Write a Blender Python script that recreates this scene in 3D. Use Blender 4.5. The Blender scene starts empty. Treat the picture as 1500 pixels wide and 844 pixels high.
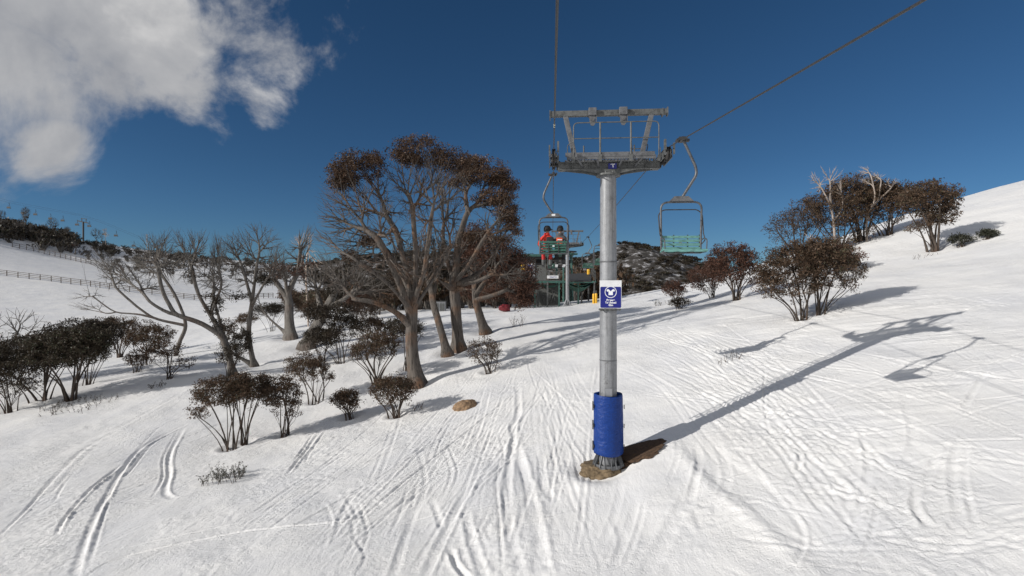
import bpy, bmesh, math, random
import numpy as np
from mathutils import Vector, Matrix
R = math.radians
scene = bpy.context.scene
COL = scene.collection
rnd = random.Random(7)

# ------------------------------------------------------------------ camera geometry (photo 1500 px wide)
F = 780.0; CX = 750.0; CY = 422.0; EYE = 5.1
def at(px, py, Y):
    return Vector(((px-CX)/F*Y, Y, EYE-(py-CY)/F*Y))

# ------------------------------------------------------------------ object helpers
def link(o, parent=None):
    COL.objects.link(o)
    if parent is not None: o.parent = parent
    return o
def tag(o, label=None, cat=None, group=None, kind=None):
    if label: o['label'] = label
    if cat: o['category'] = cat
    if group: o['group'] = group
    if kind: o['kind'] = kind
    return o
def thing(name, label, cat, loc=(0,0,0), rz=0, group=None):
    o = bpy.data.objects.new(name, None); o.empty_display_size = .2
    COL.objects.link(o); o.location = loc; o.rotation_euler = (0,0,rz)
    return tag(o, label, cat, group)
def fast_mesh(name, V, faces, k, mat, parent=None, smooth=False, attr=None):
    """V (n,3) float, faces (m,k) int or list of such"""
    V = np.asarray(V, dtype=np.float32)
    if not isinstance(faces, list): faces = [faces]
    faces = [np.asarray(f, dtype=np.int32) for f in faces if len(f)]
    nl = sum(f.size for f in faces); nf = sum(len(f) for f in faces)
    me = bpy.data.meshes.new(name)
    me.vertices.add(len(V)); me.vertices.foreach_set('co', V.ravel())
    me.loops.add(nl); me.polygons.add(nf)
    me.loops.foreach_set('vertex_index', np.concatenate([f.ravel() for f in faces]))
    tot = np.concatenate([np.full(len(f), f.shape[1], dtype=np.int32) for f in faces])
    st = np.concatenate([[0], np.cumsum(tot)[:-1]]).astype(np.int32)
    me.polygons.foreach_set('loop_start', st)
    if smooth: me.polygons.foreach_set('use_smooth', np.ones(nf, dtype=bool))
    if attr is not None:
        for nm, a in attr.items():
            at_ = me.attributes.new(nm, 'FLOAT', 'POINT')
            at_.data.foreach_set('value', np.asarray(a, dtype=np.float32))
    me.update(calc_edges=True); me.validate()
    if mat: me.materials.append(mat)
    o = bpy.data.objects.new(name, me)
    return link(o, parent)
class MB:
    """collects shapes, then links them as one mesh object"""
    def __init__(s): s.v = []; s.f = []
    def add(s, v, f):
        n = len(s.v); s.v += [tuple(p) for p in v]; s.f += [tuple(i+n for i in q) for q in f]; return s
    def box(s, c, size, rot=None, bev=0.0):
        bm = bmesh.new(); bmesh.ops.create_cube(bm, size=1)
        for v in bm.verts: v.co = Vector((v.co.x*size[0], v.co.y*size[1], v.co.z*size[2]))
        if bev > 0: bmesh.ops.bevel(bm, geom=bm.edges[:], offset=bev, segments=2, affect='EDGES', profile=.6)
        M = (rot.to_4x4() if rot is not None else Matrix())
        M = Matrix.Translation(Vector(c)) @ M
        bm.verts.ensure_lookup_table()
        s.add([M @ v.co for v in bm.verts], [[v.index for v in f.verts] for f in bm.faces]); bm.free(); return s
    def bar(s, a, b, w, h=None, up=(0,0,1), bev=0.0):
        a = Vector(a); b = Vector(b); d = b-a; L = d.length; y = d.normalized()
        u = Vector(up); x = y.cross(u)
        if x.length < 1e-4: x = y.cross(Vector((1,0,0)))
        x.normalize(); z = x.cross(y)
        M = Matrix((x, y, z)).transposed()
        return s.box((a+b)/2, (w, L, h or w), M, bev)
    def tube(s, pts, r, n=10, cap=True):
        pts = [Vector(p) for p in pts]; m = len(pts)
        rr = r if isinstance(r, (list, tuple)) else [r]*m
        V = []; Fc = []
        t0 = (pts[1]-pts[0]).normalized()
        ref = Vector((0,0,1)) if abs(t0.z) < .9 else Vector((1,0,0))
        x = t0.cross(ref).normalized()
        for i, p in enumerate(pts):
            t = ((pts[i]-pts[i-1]).normalized() if i else t0) + ((pts[i+1]-pts[i]).normalized() if i < m-1 else Vector((0,0,0)))
            t.normalize(); x = (x - t*x.dot(t)).normalized(); y = t.cross(x)
            for k in range(n):
                a = 2*math.pi*k/n
                V.append(p + (x*math.cos(a)+y*math.sin(a))*rr[i])
        for i in range(m-1):
            for k in range(n):
                Fc.append((i*n+k, i*n+(k+1)%n, (i+1)*n+(k+1)%n, (i+1)*n+k))
        if cap:
            Fc.append(tuple(range(n))[::-1]); Fc.append(tuple((m-1)*n+k for k in range(n)))
        return s.add(V, Fc)
    def cyl(s, c, axis, r, L, n=20):
        a = Vector(axis).normalized(); c = Vector(c)
        return s.tube([c-a*L/2, c+a*L/2], r, n)
    def lathe(s, prof, n=32, c=(0,0,0), axis='z'):
        V = []; Fc = []; c = Vector(c)
        for (r, z) in prof:
            for k in range(n):
                a = 2*math.pi*k/n
                if axis == 'z': V.append(c+Vector((r*math.cos(a), r*math.sin(a), z)))
                else: V.append(c+Vector((z, r*math.cos(a), r*math.sin(a))))
        for i in range(len(prof)-1):
            for k in range(n):
                Fc.append((i*n+k, i*n+(k+1)%n, (i+1)*n+(k+1)%n, (i+1)*n+k))
        return s.add(V, Fc)
    def prism(s, poly, y0, y1):
        """polygon in x,z extruded along y"""
        n = len(poly)
        V = [(x, y0, z) for x, z in poly]+[(x, y1, z) for x, z in poly]
        Fc = [tuple(range(n)), tuple(range(2*n-1, n-1, -1))]+[(i, i+n, (i+1) % n+n, (i+1) % n) for i in range(n)]
        return s.add(V, Fc)
    def build(s, name, mat, parent=None, smooth=False):
        me = bpy.data.meshes.new(name); me.from_pydata(s.v, [], s.f)
        bm = bmesh.new(); bm.from_mesh(me); bmesh.ops.recalc_face_normals(bm, faces=bm.faces); bm.to_mesh(me); bm.free()
        if smooth:
            me.polygons.foreach_set('use_smooth', [True]*len(me.polygons))
            me.set_sharp_from_angle(angle=R(38))
        me.materials.append(mat)
        return link(bpy.data.objects.new(name, me), parent)
def arc(pts, r=.1, n=5):
    """round the corners of a polyline"""
    P = [Vector(p) for p in pts]; out = [P[0]]
    for i in range(1, len(P)-1):
        a = (P[i-1]-P[i]); b = (P[i+1]-P[i]); q = min(r, a.length*.45, b.length*.45)
        A = P[i]+a.normalized()*q; B = P[i]+b.normalized()*q
        for k in range(n+1):
            t = k/n; out.append(A*(1-t)**2+P[i]*2*t*(1-t)+B*t*t)
    out.append(P[-1]); return out

# ------------------------------------------------------------------ materials
def new_mat(name):
    m = bpy.data.materials.new(name); m.use_nodes = True
    nt = m.node_tree; b = nt.nodes['Principled BSDF']; return m, nt, b
def N(nt, typ, **kw):
    n = nt.nodes.new(typ)
    for k, v in kw.items():
        if k.startswith('i_'): n.inputs[k[2:].replace('_', ' ')].default_value = v
        else: setattr(n, k, v)
    return n
def ramp(nt, fac, stops, interp='LINEAR'):
    r = nt.nodes.new('ShaderNodeValToRGB'); r.color_ramp.interpolation = interp
    e = r.color_ramp.elements
    while len(e) < len(stops): e.new(.5)
    for i, (p, c) in enumerate(stops):
        e[i].position = p; e[i].color = (c[0], c[1], c[2], 1)
    nt.links.new(fac, r.inputs['Fac']); return r
def painted(name, col, rough=.5, metal=0.0, var=.25, scale=6, bump=.0, stretch=(1,1,1), dirt=None, spec=.5):
    m, nt, b = new_mat(name)
    tc = N(nt, 'ShaderNodeTexCoord'); mp = N(nt, 'ShaderNodeMapping'); mp.inputs['Scale'].default_value = stretch
    nt.links.new(tc.outputs['Object'], mp.inputs['Vector'])
    no = N(nt, 'ShaderNodeTexNoise', i_Scale=scale, i_Detail=6.0, i_Roughness=.65)
    nt.links.new(mp.outputs['Vector'], no.inputs['Vector'])
    d = dirt or tuple(c*(1-var*2) for c in col)
    rp = ramp(nt, no.outputs['Fac'], [(.3, d), (.52, col), (.75, tuple(min(1, c*(1+var)) for c in col))])
    nt.links.new(rp.outputs['Color'], b.inputs['Base Color'])
    b.inputs['Roughness'].default_value = rough; b.inputs['Metallic'].default_value = metal
    b.inputs['Specular IOR Level'].default_value = spec
    if bump:
        bp = N(nt, 'ShaderNodeBump', i_Strength=bump, i_Distance=.02); nt.links.new(no.outputs['Fac'], bp.inputs['Height'])
        nt.links.new(bp.outputs['Normal'], b.inputs['Normal'])
    return m
M = {}
M['galv'] = painted('galvanised_steel', (.30,.31,.33), .5, .35, .18, 5, .05, (1,1,.35))
def pole_material():
    m, nt, b = new_mat('streaked_galvanised_pole'); L = nt.links
    tc = N(nt, 'ShaderNodeTexCoord'); mp = N(nt, 'ShaderNodeMapping'); mp.inputs['Scale'].default_value = (9, 9, .35); L.new(tc.outputs['Object'], mp.inputs['Vector'])
    a = N(nt, 'ShaderNodeTexNoise', i_Scale=1.6, i_Detail=6.0, i_Roughness=.7); L.new(mp.outputs[0], a.inputs['Vector'])
    c = N(nt, 'ShaderNodeTexNoise', i_Scale=5.0, i_Detail=6.0, i_Roughness=.75); L.new(tc.outputs['Object'], c.inputs['Vector'])
    v = N(nt, 'ShaderNodeTexVoronoi', i_Scale=28.0); L.new(tc.outputs['Object'], v.inputs['Vector'])
    r1 = ramp(nt, a.outputs['Fac'], [(.28, (.15,.15,.155)), (.5, (.27,.28,.295)), (.72, (.34,.345,.36))])
    r2 = ramp(nt, c.outputs['Fac'], [(.30, (.35,.34,.33)), (.42, (.85,.85,.85)), (.7, (1.1,1.1,1.1))])
    r3 = ramp(nt, v.outputs['Color'], [(0, (.88,.88,.9)), (1, (1.06,1.06,1.05))])
    m1 = N(nt, 'ShaderNodeMix', data_type='RGBA', blend_type='MULTIPLY'); m1.inputs['Factor'].default_value = .8; L.new(r1.outputs['Color'], m1.inputs['A']); L.new(r2.outputs['Color'], m1.inputs['B'])
    m2 = N(nt, 'ShaderNodeMix', data_type='RGBA', blend_type='MULTIPLY'); m2.inputs['Factor'].default_value = 1; L.new(m1.outputs['Result'], m2.inputs['A']); L.new(r3.outputs['Color'], m2.inputs['B'])
    L.new(m2.outputs['Result'], b.inputs['Base Color']); b.inputs['Roughness'].default_value = .55; b.inputs['Metallic'].default_value = .35; return m
M['pole'] = pole_material()
M['tape'] = painted('faded_tape', (.62,.58,.38), .6, 0, .1, 20)
M['galv_dark'] = painted('weathered_galvanised_steel', (.115,.12,.12), .6, .25, .3, 9, .1)
M['galv_mid'] = painted('aged_galvanised_steel', (.14,.145,.155), .55, .3, .25, 7, .08)
M['dark_steel'] = painted('dark_steel', (.05,.05,.052), .55, .3, .3, 12, .1)
M['rope'] = painted('wire_rope', (.07,.07,.072), .5, .5, .3, 60, .3)
M['sheave'] = painted('sheave_rubber', (.035,.033,.032), .7, 0, .3, 12)
M['chair_tube'] = painted('chair_tube', (.11,.115,.125), .45, .5, .25, 10, .05)
M['teal'] = painted('teal_slats', (.125,.30,.28), .6, 0, .3, 9, .08, (1,4,4))
M['slat_green'] = painted('dark_green_slats', (.035,.115,.09), .5, 0, .25, 9, .05)
M['green_paint'] = painted('green_painted_steel', (.05,.13,.11), .5, .1, .25, 4, .05)
M['white_paint'] = painted('white_painted_metal', (.72,.73,.75), .45, 0, .06, 4)
M['sign_blue'] = painted('sign_blue', (.008,.014,.19), .35, 0, .1, 3)
M['yellow'] = painted('yellow_paint', (.75,.42,.02), .5, 0, .12, 5)
M['charcoal'] = painted('charcoal_boards', (.045,.045,.045), .8, 0, .3, 5, .1, (6,1,.4))
M['hut'] = painted('grey_green_cladding', (.13,.135,.13), .7, 0, .2, 4, .1, (8,8,.4))
M['black_in'] = painted('dark_opening', (.012,.012,.013), .9, 0, .2, 4)
M['deck'] = painted('deck_mesh_grey', (.09,.09,.092), .8, 0, .3, 30, .2)
M['net'] = painted('green_net', (.03,.10,.075), .8, 0, .3, 25, .2)
M['wood'] = painted('weathered_fence_timber', (.11,.09,.075), .85, 0, .35, 14, .3, (1,1,6))
M['rock'] = painted('granite_boulder', (.26,.17,.10), .9, 0, .35, 7, .6, dirt=(.07,.05,.035))
M['conc'] = painted('stained_concrete', (.17,.125,.075), .9, 0, .3, 9, .8, dirt=(.05,.035,.02))
M['soil'] = painted('bare_brown_soil', (.085,.05,.028), .95, 0, .4, 14, 1.0, dirt=(.02,.013,.009))
M['red_cover'] = painted('red_cover', (.15,.008,.014), .6, 0, .3, 9, .3)

def pad_material():
    m, nt, b = new_mat('blue_vinyl_padding')
    tc = N(nt, 'ShaderNodeTexCoord')
    mp = N(nt, 'ShaderNodeMapping'); mp.inputs['Rotation'].default_value = (0, R(38), 0); mp.inputs['Scale'].default_value = (1,1,2.6)
    nt.links.new(tc.outputs['Object'], mp.inputs['Vector'])
    w = N(nt, 'ShaderNodeTexNoise', i_Scale=4.0, i_Detail=3.0, i_Distortion=1.2); nt.links.new(mp.outputs['Vector'], w.inputs['Vector'])
    n2 = N(nt, 'ShaderNodeTexNoise', i_Scale=30.0, i_Detail=4.0); nt.links.new(tc.outputs['Object'], n2.inputs['Vector'])
    r = ramp(nt, n2.outputs['Fac'], [(.3, (.003,.025,.145)), (.6, (.004,.037,.21)), (.8, (.009,.05,.26))])
    nt.links.new(r.outputs['Color'], b.inputs['Base Color']); b.inputs['Roughness'].default_value = .5; b.inputs['Specular IOR Level'].default_value = .3
    bp = N(nt, 'ShaderNodeBump', i_Strength=.55, i_Distance=.05); nt.links.new(w.outputs['Fac'], bp.inputs['Height'])
    nt.links.new(bp.outputs['Normal'], b.inputs['Normal']); return m
M['pad'] = pad_material()

def bark_material(name, light, tan, dark, scale=3.0):
    m, nt, b = new_mat(name)
    tc = N(nt, 'ShaderNodeTexCoord')
    mp = N(nt, 'ShaderNodeMapping'); mp.inputs['Scale'].default_value = (4.5,4.5,.5)
    nt.links.new(tc.outputs['Object'], mp.inputs['Vector'])
    n1 = N(nt, 'ShaderNodeTexNoise', i_Scale=scale, i_Detail=7.0, i_Roughness=.7, i_Distortion=.6); nt.links.new(mp.outputs['Vector'], n1.inputs['Vector'])
    n2 = N(nt, 'ShaderNodeTexNoise', i_Scale=.9, i_Detail=4.0); nt.links.new(tc.outputs['Object'], n2.inputs['Vector'])
    r1 = ramp(nt, n1.outputs['Fac'], [(.36, dark), (.47, light), (.62, tuple(min(1,c*1.3) for c in light))])
    r2 = ramp(nt, n1.outputs['Fac'], [(.36, dark), (.5, tan), (.62, tuple(min(1,c*1.5) for c in tan))])
    mx = N(nt, 'ShaderNodeMix', data_type='RGBA')
    f = ramp(nt, n2.outputs['Fac'], [(.50,(0,0,0)), (.66,(1,1,1))])
    nt.links.new(f.outputs['Color'], mx.inputs['Factor']); nt.links.new(r1.outputs['Color'], mx.inputs['A']); nt.links.new(r2.outputs['Color'], mx.inputs['B'])
    nt.links.new(mx.outputs['Result'], b.inputs['Base Color']); b.inputs['Roughness'].default_value = .8
    b.inputs['Specular IOR Level'].default_value = .25
    bp = N(nt, 'ShaderNodeBump', i_Strength=.8, i_Distance=.05); nt.links.new(n1.outputs['Fac'], bp.inputs['Height'])
    nt.links.new(bp.outputs['Normal'], b.inputs['Normal']); return m
M['bark'] = bark_material('snow_gum_bark', (.105,.092,.082), (.15,.09,.058), (.025,.02,.017))
M['bark_bare'] = bark_material('grey_bare_bark', (.145,.134,.123), (.125,.10,.085), (.045,.04,.036))
M['bark_pale'] = bark_material('bleached_dead_wood', (.50,.42,.36), (.42,.32,.25), (.18,.14,.12))
M['bark_grey'] = bark_material('weathered_dead_wood', (.36,.31,.275), (.30,.24,.19), (.12,.10,.085))
M['bark_dark'] = bark_material('dark_stem_bark', (.075,.06,.05), (.085,.055,.04), (.025,.02,.017))

def leaf_material(name, stops, trans=.25):
    m, nt, b = new_mat(name)
    a = N(nt, 'ShaderNodeAttribute', attribute_name='tone')
    r = ramp(nt, a.outputs['Fac'], stops)
    nt.links.new(r.outputs['Color'], b.inputs['Base Color']); b.inputs['Roughness'].default_value = .55
    b.inputs['Specular IOR Level'].default_value = .3
    tr = N(nt, 'ShaderNodeBsdfTranslucent'); nt.links.new(r.outputs['Color'], tr.inputs['Color'])
    mx = N(nt, 'ShaderNodeMixShader'); mx.inputs['Fac'].default_value = trans
    out = nt.nodes['Material Output']
    nt.links.new(b.outputs[0], mx.inputs[1]); nt.links.new(tr.outputs[0], mx.inputs[2]); nt.links.new(mx.outputs[0], out.inputs['Surface'])
    return m
M['leaf'] = leaf_material('brown_snow_gum_leaves', [(0,(.030,.022,.014)), (.35,(.065,.043,.027)), (.7,(.110,.068,.043)), (.92,(.17,.115,.078)), (1,(.10,.10,.06))])
M['leaf_rust'] = leaf_material('rusty_canopy_leaves', [(0,(.036,.024,.015)), (.4,(.080,.049,.032)), (.75,(.130,.078,.051)), (1,(.19,.13,.09))])
M['leaf_red'] = leaf_material('reddish_leaves', [(0,(.038,.02,.013)), (.5,(.095,.045,.03)), (1,(.155,.08,.055))])
M['leaf_dark'] = leaf_material('dark_olive_leaves', [(0,(.016,.013,.009)), (.5,(.04,.031,.02)), (.9,(.075,.056,.036)), (1,(.06,.068,.04))], .2)
M['leaf_green'] = leaf_material('grey_green_leaves', [(0,(.02,.024,.016)), (.6,(.05,.052,.036)), (1,(.10,.10,.075))], .2)

# ------------------------------------------------------------------ terrain height
CTRL_PX = [(0,844,13.2),(375,844,12.0),(750,844,11.2),(1100,844,9.84),(1500,844,8.3),(1500,600,12.9),(1500,450,20),(1500,350,32),
 (887,680,15.5),(345,655,22),(120,700,19.4),(612,562,27.9),(0,600,29),(105,585,30),(250,548,34),(340,548,33),(375,535,36),
 (425,492,45),(655,520,33),(672,508,35),(710,487,40),(800,456,48),(826,449,57),(910,438,58),(730,460,48),(560,470,50),(640,462,50),
 (0,500,60),(0,440,90),(0,403,110),(180,425,110),(290,440,110),(150,392,150),(20,362,150),(0,334,235),(150,360,235),(300,378,235),(450,392,235),
 (400,440,110),(480,445,100),(300,500,60),(430,470,65),
 (1180,465,25),(1060,440,36),(990,450,42),(1370,365,36),(1260,360,42),(1500,265,60),(1410,291,52),(1000,427,54),(1130,402,47)]
CTRL_W = [(60,95,12),(84,90,17.5),(90,68,24),(130,90,26),(34,90,5),(10,95,2.2),(40,160,2),(0,-20,-3.8),(-30,-20,-7),(30,-20,3),(-30,0,-4.5),(30,5,5.7),(65,20,14.5),(110,20,24),
 (-150,500,-10),(200,500,-20),(0,320,-8),(0,160,0),(-320,235,60),(-180,60,12),(-120,0,0),(-60,25,-2),(-40,120,1.5),(170,100,30),(-200,120,34),(250,250,10),(-400,500,-10),(420,500,-30),(400,-40,60),(-400,-40,0)]
cp = np.array([tuple(at(*c)) for c in CTRL_PX]+CTRL_W, dtype=float)
SC = 30.0
def _U(r2): return np.where(r2 > 1e-12, r2*np.log(np.maximum(r2, 1e-12)), 0.0)
_P = cp[:, :2]/SC
_K = _U(((_P[:, None]-_P[None])**2).sum(-1))
n_ = len(cp)
_wt = np.array([.0005]*len(CTRL_PX)+[.02]*len(CTRL_W)); _K += np.diag(_wt)
_A = np.zeros((n_+3, n_+3)); _A[:n_, :n_] = _K; _A[:n_, n_] = 1; _A[:n_, n_+1:] = _P; _A[n_, :n_] = 1; _A[n_+1:, :n_] = _P.T
_w = np.linalg.solve(_A, np.concatenate([cp[:, 2], np.zeros(3)]))
TB = at(888, 680, 15.5)
def Hs(X, Y):
    X = np.atleast_1d(np.asarray(X, dtype=float)); Y = np.atleast_1d(np.asarray(Y, dtype=float))
    sh = X.shape; X = X.ravel(); Y = Y.ravel(); out = np.empty(len(X))
    for i in range(0, len(X), 20000):
        q = np.stack([X[i:i+20000], Y[i:i+20000]], -1)/SC
        d = ((q[:, None]-_P[None])**2).sum(-1)
        out[i:i+20000] = _U(d)@_w[:n_]+_w[n_]+q@_w[n_+1:]
    return out.reshape(sh)
def hs(x, y): return float(Hs(x, y)[0])
def ground(px, py, y0=4.0, y1=420.0):
    """first hit of the sight line with the ground"""
    Ys = np.geomspace(y0, y1, 900)
    X = (px-CX)/F*Ys; Z = EYE-(py-CY)/F*Ys
    h = Hs(X, Ys); b = np.where(Z <= h)[0]
    if len(b) == 0: return Vector((X[-1], Ys[-1], h[-1]))
    i = b[0]
    if i == 0: return Vector((X[0], Ys[0], h[0]))
    t = (Z[i-1]-h[i-1])/((Z[i-1]-h[i-1])-(Z[i]-h[i])+1e-9)
    Y = Ys[i-1]+(Ys[i]-Ys[i-1])*t
    x = (px-CX)/F*Y; return Vector((x, Y, hs(x, Y)))
def on(px, Y):
    x = (px-CX)/F*Y; return Vector((x, Y, hs(x, Y)))
# ------------------------------------------------------------------ snow surface
def vnoise(X, Y, seed=0):
    """smooth value noise in about [-1,1]"""
    xi = np.floor(X).astype(np.int64); yi = np.floor(Y).astype(np.int64); fx = X-xi; fy = Y-yi
    def h(a, b):
        n = (a*374761393+b*668265263+seed*982451653) & 0x7fffffff
        n = ((n ^ (n >> 13))*1274126177) & 0x7fffffff
        return ((n ^ (n >> 16)) & 0xffff)/32767.5-1
    u = fx*fx*fx*(fx*(fx*6-15)+10); v = fy*fy*fy*(fy*(fy*6-15)+10)
    return (h(xi, yi)*(1-u)+h(xi+1, yi)*u)*(1-v)+(h(xi, yi+1)*(1-u)+h(xi+1, yi+1)*u)*v
def axis(lo, a, b, hi, step, grow, cap=1e9):
    mid = list(np.arange(a, b, step)); l = []; s = step; x = a
    while x > lo: s = min(s*grow, cap); x -= s; l.append(x)
    r = []; s = step; x = mid[-1]
    while x < hi: s = min(s*grow, cap); x += s; r.append(x)
    return np.array(l[::-1]+mid+r)
gx = axis(-450, -15.5, 19.5, 450, .042, 1.03)
gy = np.concatenate([axis(-45, 7.6, 19, 19.001, .036, 1.12)[:-1], axis(19.03, 19.03, 19.07, 720, .04, 1.0105)])
gy = np.unique(np.round(gy, 4))
GX, GY = np.meshgrid(gx, gy)
GH = Hs(GX, GY)
BASE = GH.copy()
GH += .05*vnoise(GX/2.6, GY/3.4, 1)*np.clip((GY-5)/20, .6, 1) + .022*vnoise(GX/.9, GY/1.3, 2) + .3*vnoise(GX/17, GY/17, 3)*np.clip((GY-60)/60, 0, 1)
# hummocks and small drifts on the bank right of the tower
bank = np.clip((GX-3)/5, 0, 1)*np.clip((GY-6)/3, 0, 1)*np.clip((60-GY)/20, 0, 1)
c5, s5 = math.cos(R(-62)), math.sin(R(-62))
U = GX*c5-GY*s5; Vv = GX*s5+GY*c5
GH += bank*(.016*vnoise(U/.30, Vv/1.7, 5)+.008*vnoise(U/.12, Vv/.8, 6))*np.clip(.6+vnoise(GX/3, GY/3, 7), 0, 1.4)
# chattered, skied-out snow on the left of the tower
left = np.clip((4-GX)/3, 0, 1)*np.clip((26-GY)/8, 0, 1)
c6, s6 = math.cos(R(38)), math.sin(R(38))
U = GX*c6-GY*s6; Vv = GX*s6+GY*c6
chat = np.clip(vnoise(GX/1.6+3, GY/2.2, 9)*1.6+.15, 0, 1)
GH += left*chat*(.010*vnoise(U/.13, Vv/.22, 10)+.009*vnoise(GX/.08, GY/.09, 11))
GH += left*.010*vnoise(U/.25, Vv/3.0, 12)
rough = np.clip(vnoise(GX/2.3+9, GY/3.1, 14)*1.5+vnoise(GX/.9, GY/1.1, 15)*.6-.1, 0, 1)*np.clip((45-GY)/20, 0, 1)
GH += rough*(.013*vnoise(GX/.16, GY/.2, 16)+.010*vnoise(GX/.085, GY/.1, 17)*np.clip((26-GY)/6, 0, 1))

def smooth_line(P, n=10):
    P = np.asarray(P, float)
    if len(P) < 3: 
        t = np.linspace(0, 1, 12)[:, None]; return P[0]*(1-t)+P[-1]*t
    Q = np.vstack([2*P[0]-P[1], P, 2*P[-1]-P[-2]]); out = []
    for i in range(1, len(Q)-2):
        for k in range(n):
            t = k/n
            out.append(.5*((2*Q[i])+(-Q[i-1]+Q[i+1])*t+(2*Q[i-1]-5*Q[i]+4*Q[i+1]-Q[i+2])*t*t+(-Q[i-1]+3*Q[i]-3*Q[i+1]+Q[i+2])*t**3))
    out.append(P[-1]); return np.array(out)
def carve(line, w, d, rim=.5, side=0, flat=False, seed=0):
    """press a ski track with pushed-up rims into the snow"""
    P = smooth_line(line); reach = w*3.2+.12
    x0, y0 = P.min(0)-reach; x1, y1 = P.max(0)+reach
    i0, i1 = np.searchsorted(gx, [x0, x1]); j0, j1 = np.searchsorted(gy, [y0, y1])
    if i1-i0 < 2 or j1-j0 < 2: return
    D = np.full((j1-j0, i1-i0), 9.0); S = np.zeros_like(D); T = np.zeros_like(D)
    for k in range(len(P)-1):
        a, b = P[k], P[k+1]
        ii0, ii1 = np.searchsorted(gx, [min(a[0], b[0])-reach, max(a[0], b[0])+reach]); jj0, jj1 = np.searchsorted(gy, [min(a[1], b[1])-reach, max(a[1], b[1])+reach])
        if ii1 <= ii0 or jj1 <= jj0: continue
        X = GX[jj0:jj1, ii0:ii1]; Y = GY[jj0:jj1, ii0:ii1]; ab = b-a; L = (ab**2).sum()+1e-9
        t = np.clip(((X-a[0])*ab[0]+(Y-a[1])*ab[1])/L, 0, 1)
        dx = X-a[0]-t*ab[0]; dy = Y-a[1]-t*ab[1]; dd = np.hypot(dx, dy); sg = np.sign(ab[0]*dy-ab[1]*dx)
        sl = (slice(jj0-j0, jj1-j0), slice(ii0-i0, ii1-i0))
        m = dd < D[sl]; D[sl] = np.where(m, dd, D[sl]); S[sl] = np.where(m, sg, S[sl]); T[sl] = np.where(m, (k+t)/(len(P)-1), T[sl])
    X = GX[j0:j1, i0:i1]; Y = GY[j0:j1, i0:i1]
    D = D+.12*w*vnoise(X/.6, Y/.6, 20+seed)
    end = np.clip(np.minimum(T, 1-T)*4.5, 0, 1)**.8*(.8+.3*vnoise(X/1.6, Y/1.6, 30+seed))
    if flat:
        core = 1/(1+np.exp((D-w)/.035)); g = -d*core
        hh = GH[j0:j1, i0:i1]; GH[j0:j1, i0:i1] = hh*(1-core*.75*end)+(BASE[j0:j1, i0:i1])*core*.75*end
    else: g = -d*np.exp(-(np.abs(D)/w)**3)
    rr = rim*d*np.exp(-((D-1.55*w)/(.45*w))**2)*(1+.45*vnoise(X/.14, Y/.14, 40+seed)*(seed % 2))
    if side: rr = rr*np.where(S*side > 0, 1.6, .25)
    GH[j0:j1, i0:i1] += (g+rr)*end
def gp(pts): return [tuple(ground(x, y)[:2]) for x, y in pts]
TR = [
 ([(759,560),(759,580),(759,607),(751,624),(752,644),(747,671),(742,721),(746,775),(768,860)], .13, .075, .6, 0),
 ([(752,644),(769,701),(786,775),(799,860)], .17, .085, .6, 1),
 ([(735,668),(727,701),(732,762),(737,860)], .05, .07, .4, 0),
 ([(692,698),(668,748),(635,816),(615,860)], .13, .055, .6, 0),
 ([(611,738),(591,795),(570,860)], .11, .06, .5, -1),
 ([(715,647),(702,671)], .06, .05, .5, 0),
 ([(631,728),(644,762),(646,775)], .09, .045, .5, 0),
 ([(793,661),(796,708),(813,735)], .12, .05, .7, 0),
 ([(1012,720),(1000,742),(964,809),(935,860)], .18, .05, .5, 0),
 ([(681,748),(692,795),(712,850)], .12, .055, .9, 0),
 ([(660,800),(668,825),(690,850)], .10, .06, .9, 0),
 ([(279,570),(235,594),(175,627),(124,658),(84,695),(40,745),(-5,790)], .075, .085, .5, 1),
 ([(283,566),(240,588),(182,620),(130,652),(90,692),(48,740)], .04, .04, .4, 0),
 ([(151,644),(111,681),(71,728)], .06, .06, .5, 1),
 ([(138,655),(100,700),(78,738)], .05, .035, .5, 0),
 ([(276,621),(215,651),(182,684),(155,728),(128,782),(104,860)], .12, .085, .6, 1),
 ([(268,628),(225,650),(190,690),(168,711),(148,769),(130,830)], .06, .05, .6, 0),
 ([(182,678),(135,715),(98,755),(81,785)], .09, .09, .6, 1),
 ([(269,627),(249,664),(247,695),(242,722),(256,732)], .12, .085, .7, 1),
 ([(262,628),(240,668),(238,700),(222,730)], .07, .05, .7, 0),
 ([(468,634),(437,674),(421,695)], .10, .08, .7, 1),
 ([(459,636),(430,676)], .06, .06, .6, 0),
 ([(478,630),(455,662),(446,680)], .05, .05, .6, 0),
 ([(235,625),(215,645),(200,660)], .05, .04, .5, 0),
 ([(540,745),(500,765),(336,782),(168,819),(110,860)], .05, .05, .6, 0),
 ([(620,640),(560,668),(480,700),(400,725)], .05, .04, .8, 0),
 ([(760,560),(650,640),(520,720),(400,790)], .06, .04, .9, 0),
 ([(800,540),(700,620),(600,700),(480,800)], .07, .045, .9, 0),
 ([(1407,646),(1397,689),(1407,770)], .12, .06, .6, 0),
 ([(1417,646),(1412,700),(1430,775)], .08, .06, .6, 0),
 ([(1450,536),(1421,583),(1411,603)], .09, .05, .6, 0),
 ([(1019,650),(1024,679),(1010,737)], .12, .05, .7, 0),
 ([(1120,536),(1120,593),(1129,646)], .06, .04, .9, 0),
 ([(1170,655),(1172,680),(1165,690)], .08, .05, .9, 0),
 ([(1345,708),(1340,740),(1360,770)], .10, .09, .9, 0),
]
for q, (p, w, d, rim, sd) in enumerate(TR): carve(gp(p), max(.045, w*(.85 if q < 10 else .72)), d*(.5 if q < 10 else .72), rim, sd, seed=q)
carve(gp([(985,600),(1048,679),(1120,732),(1201,794),(1275,860)]), .42, .03, .9, -1, flat=True, seed=3)
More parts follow.
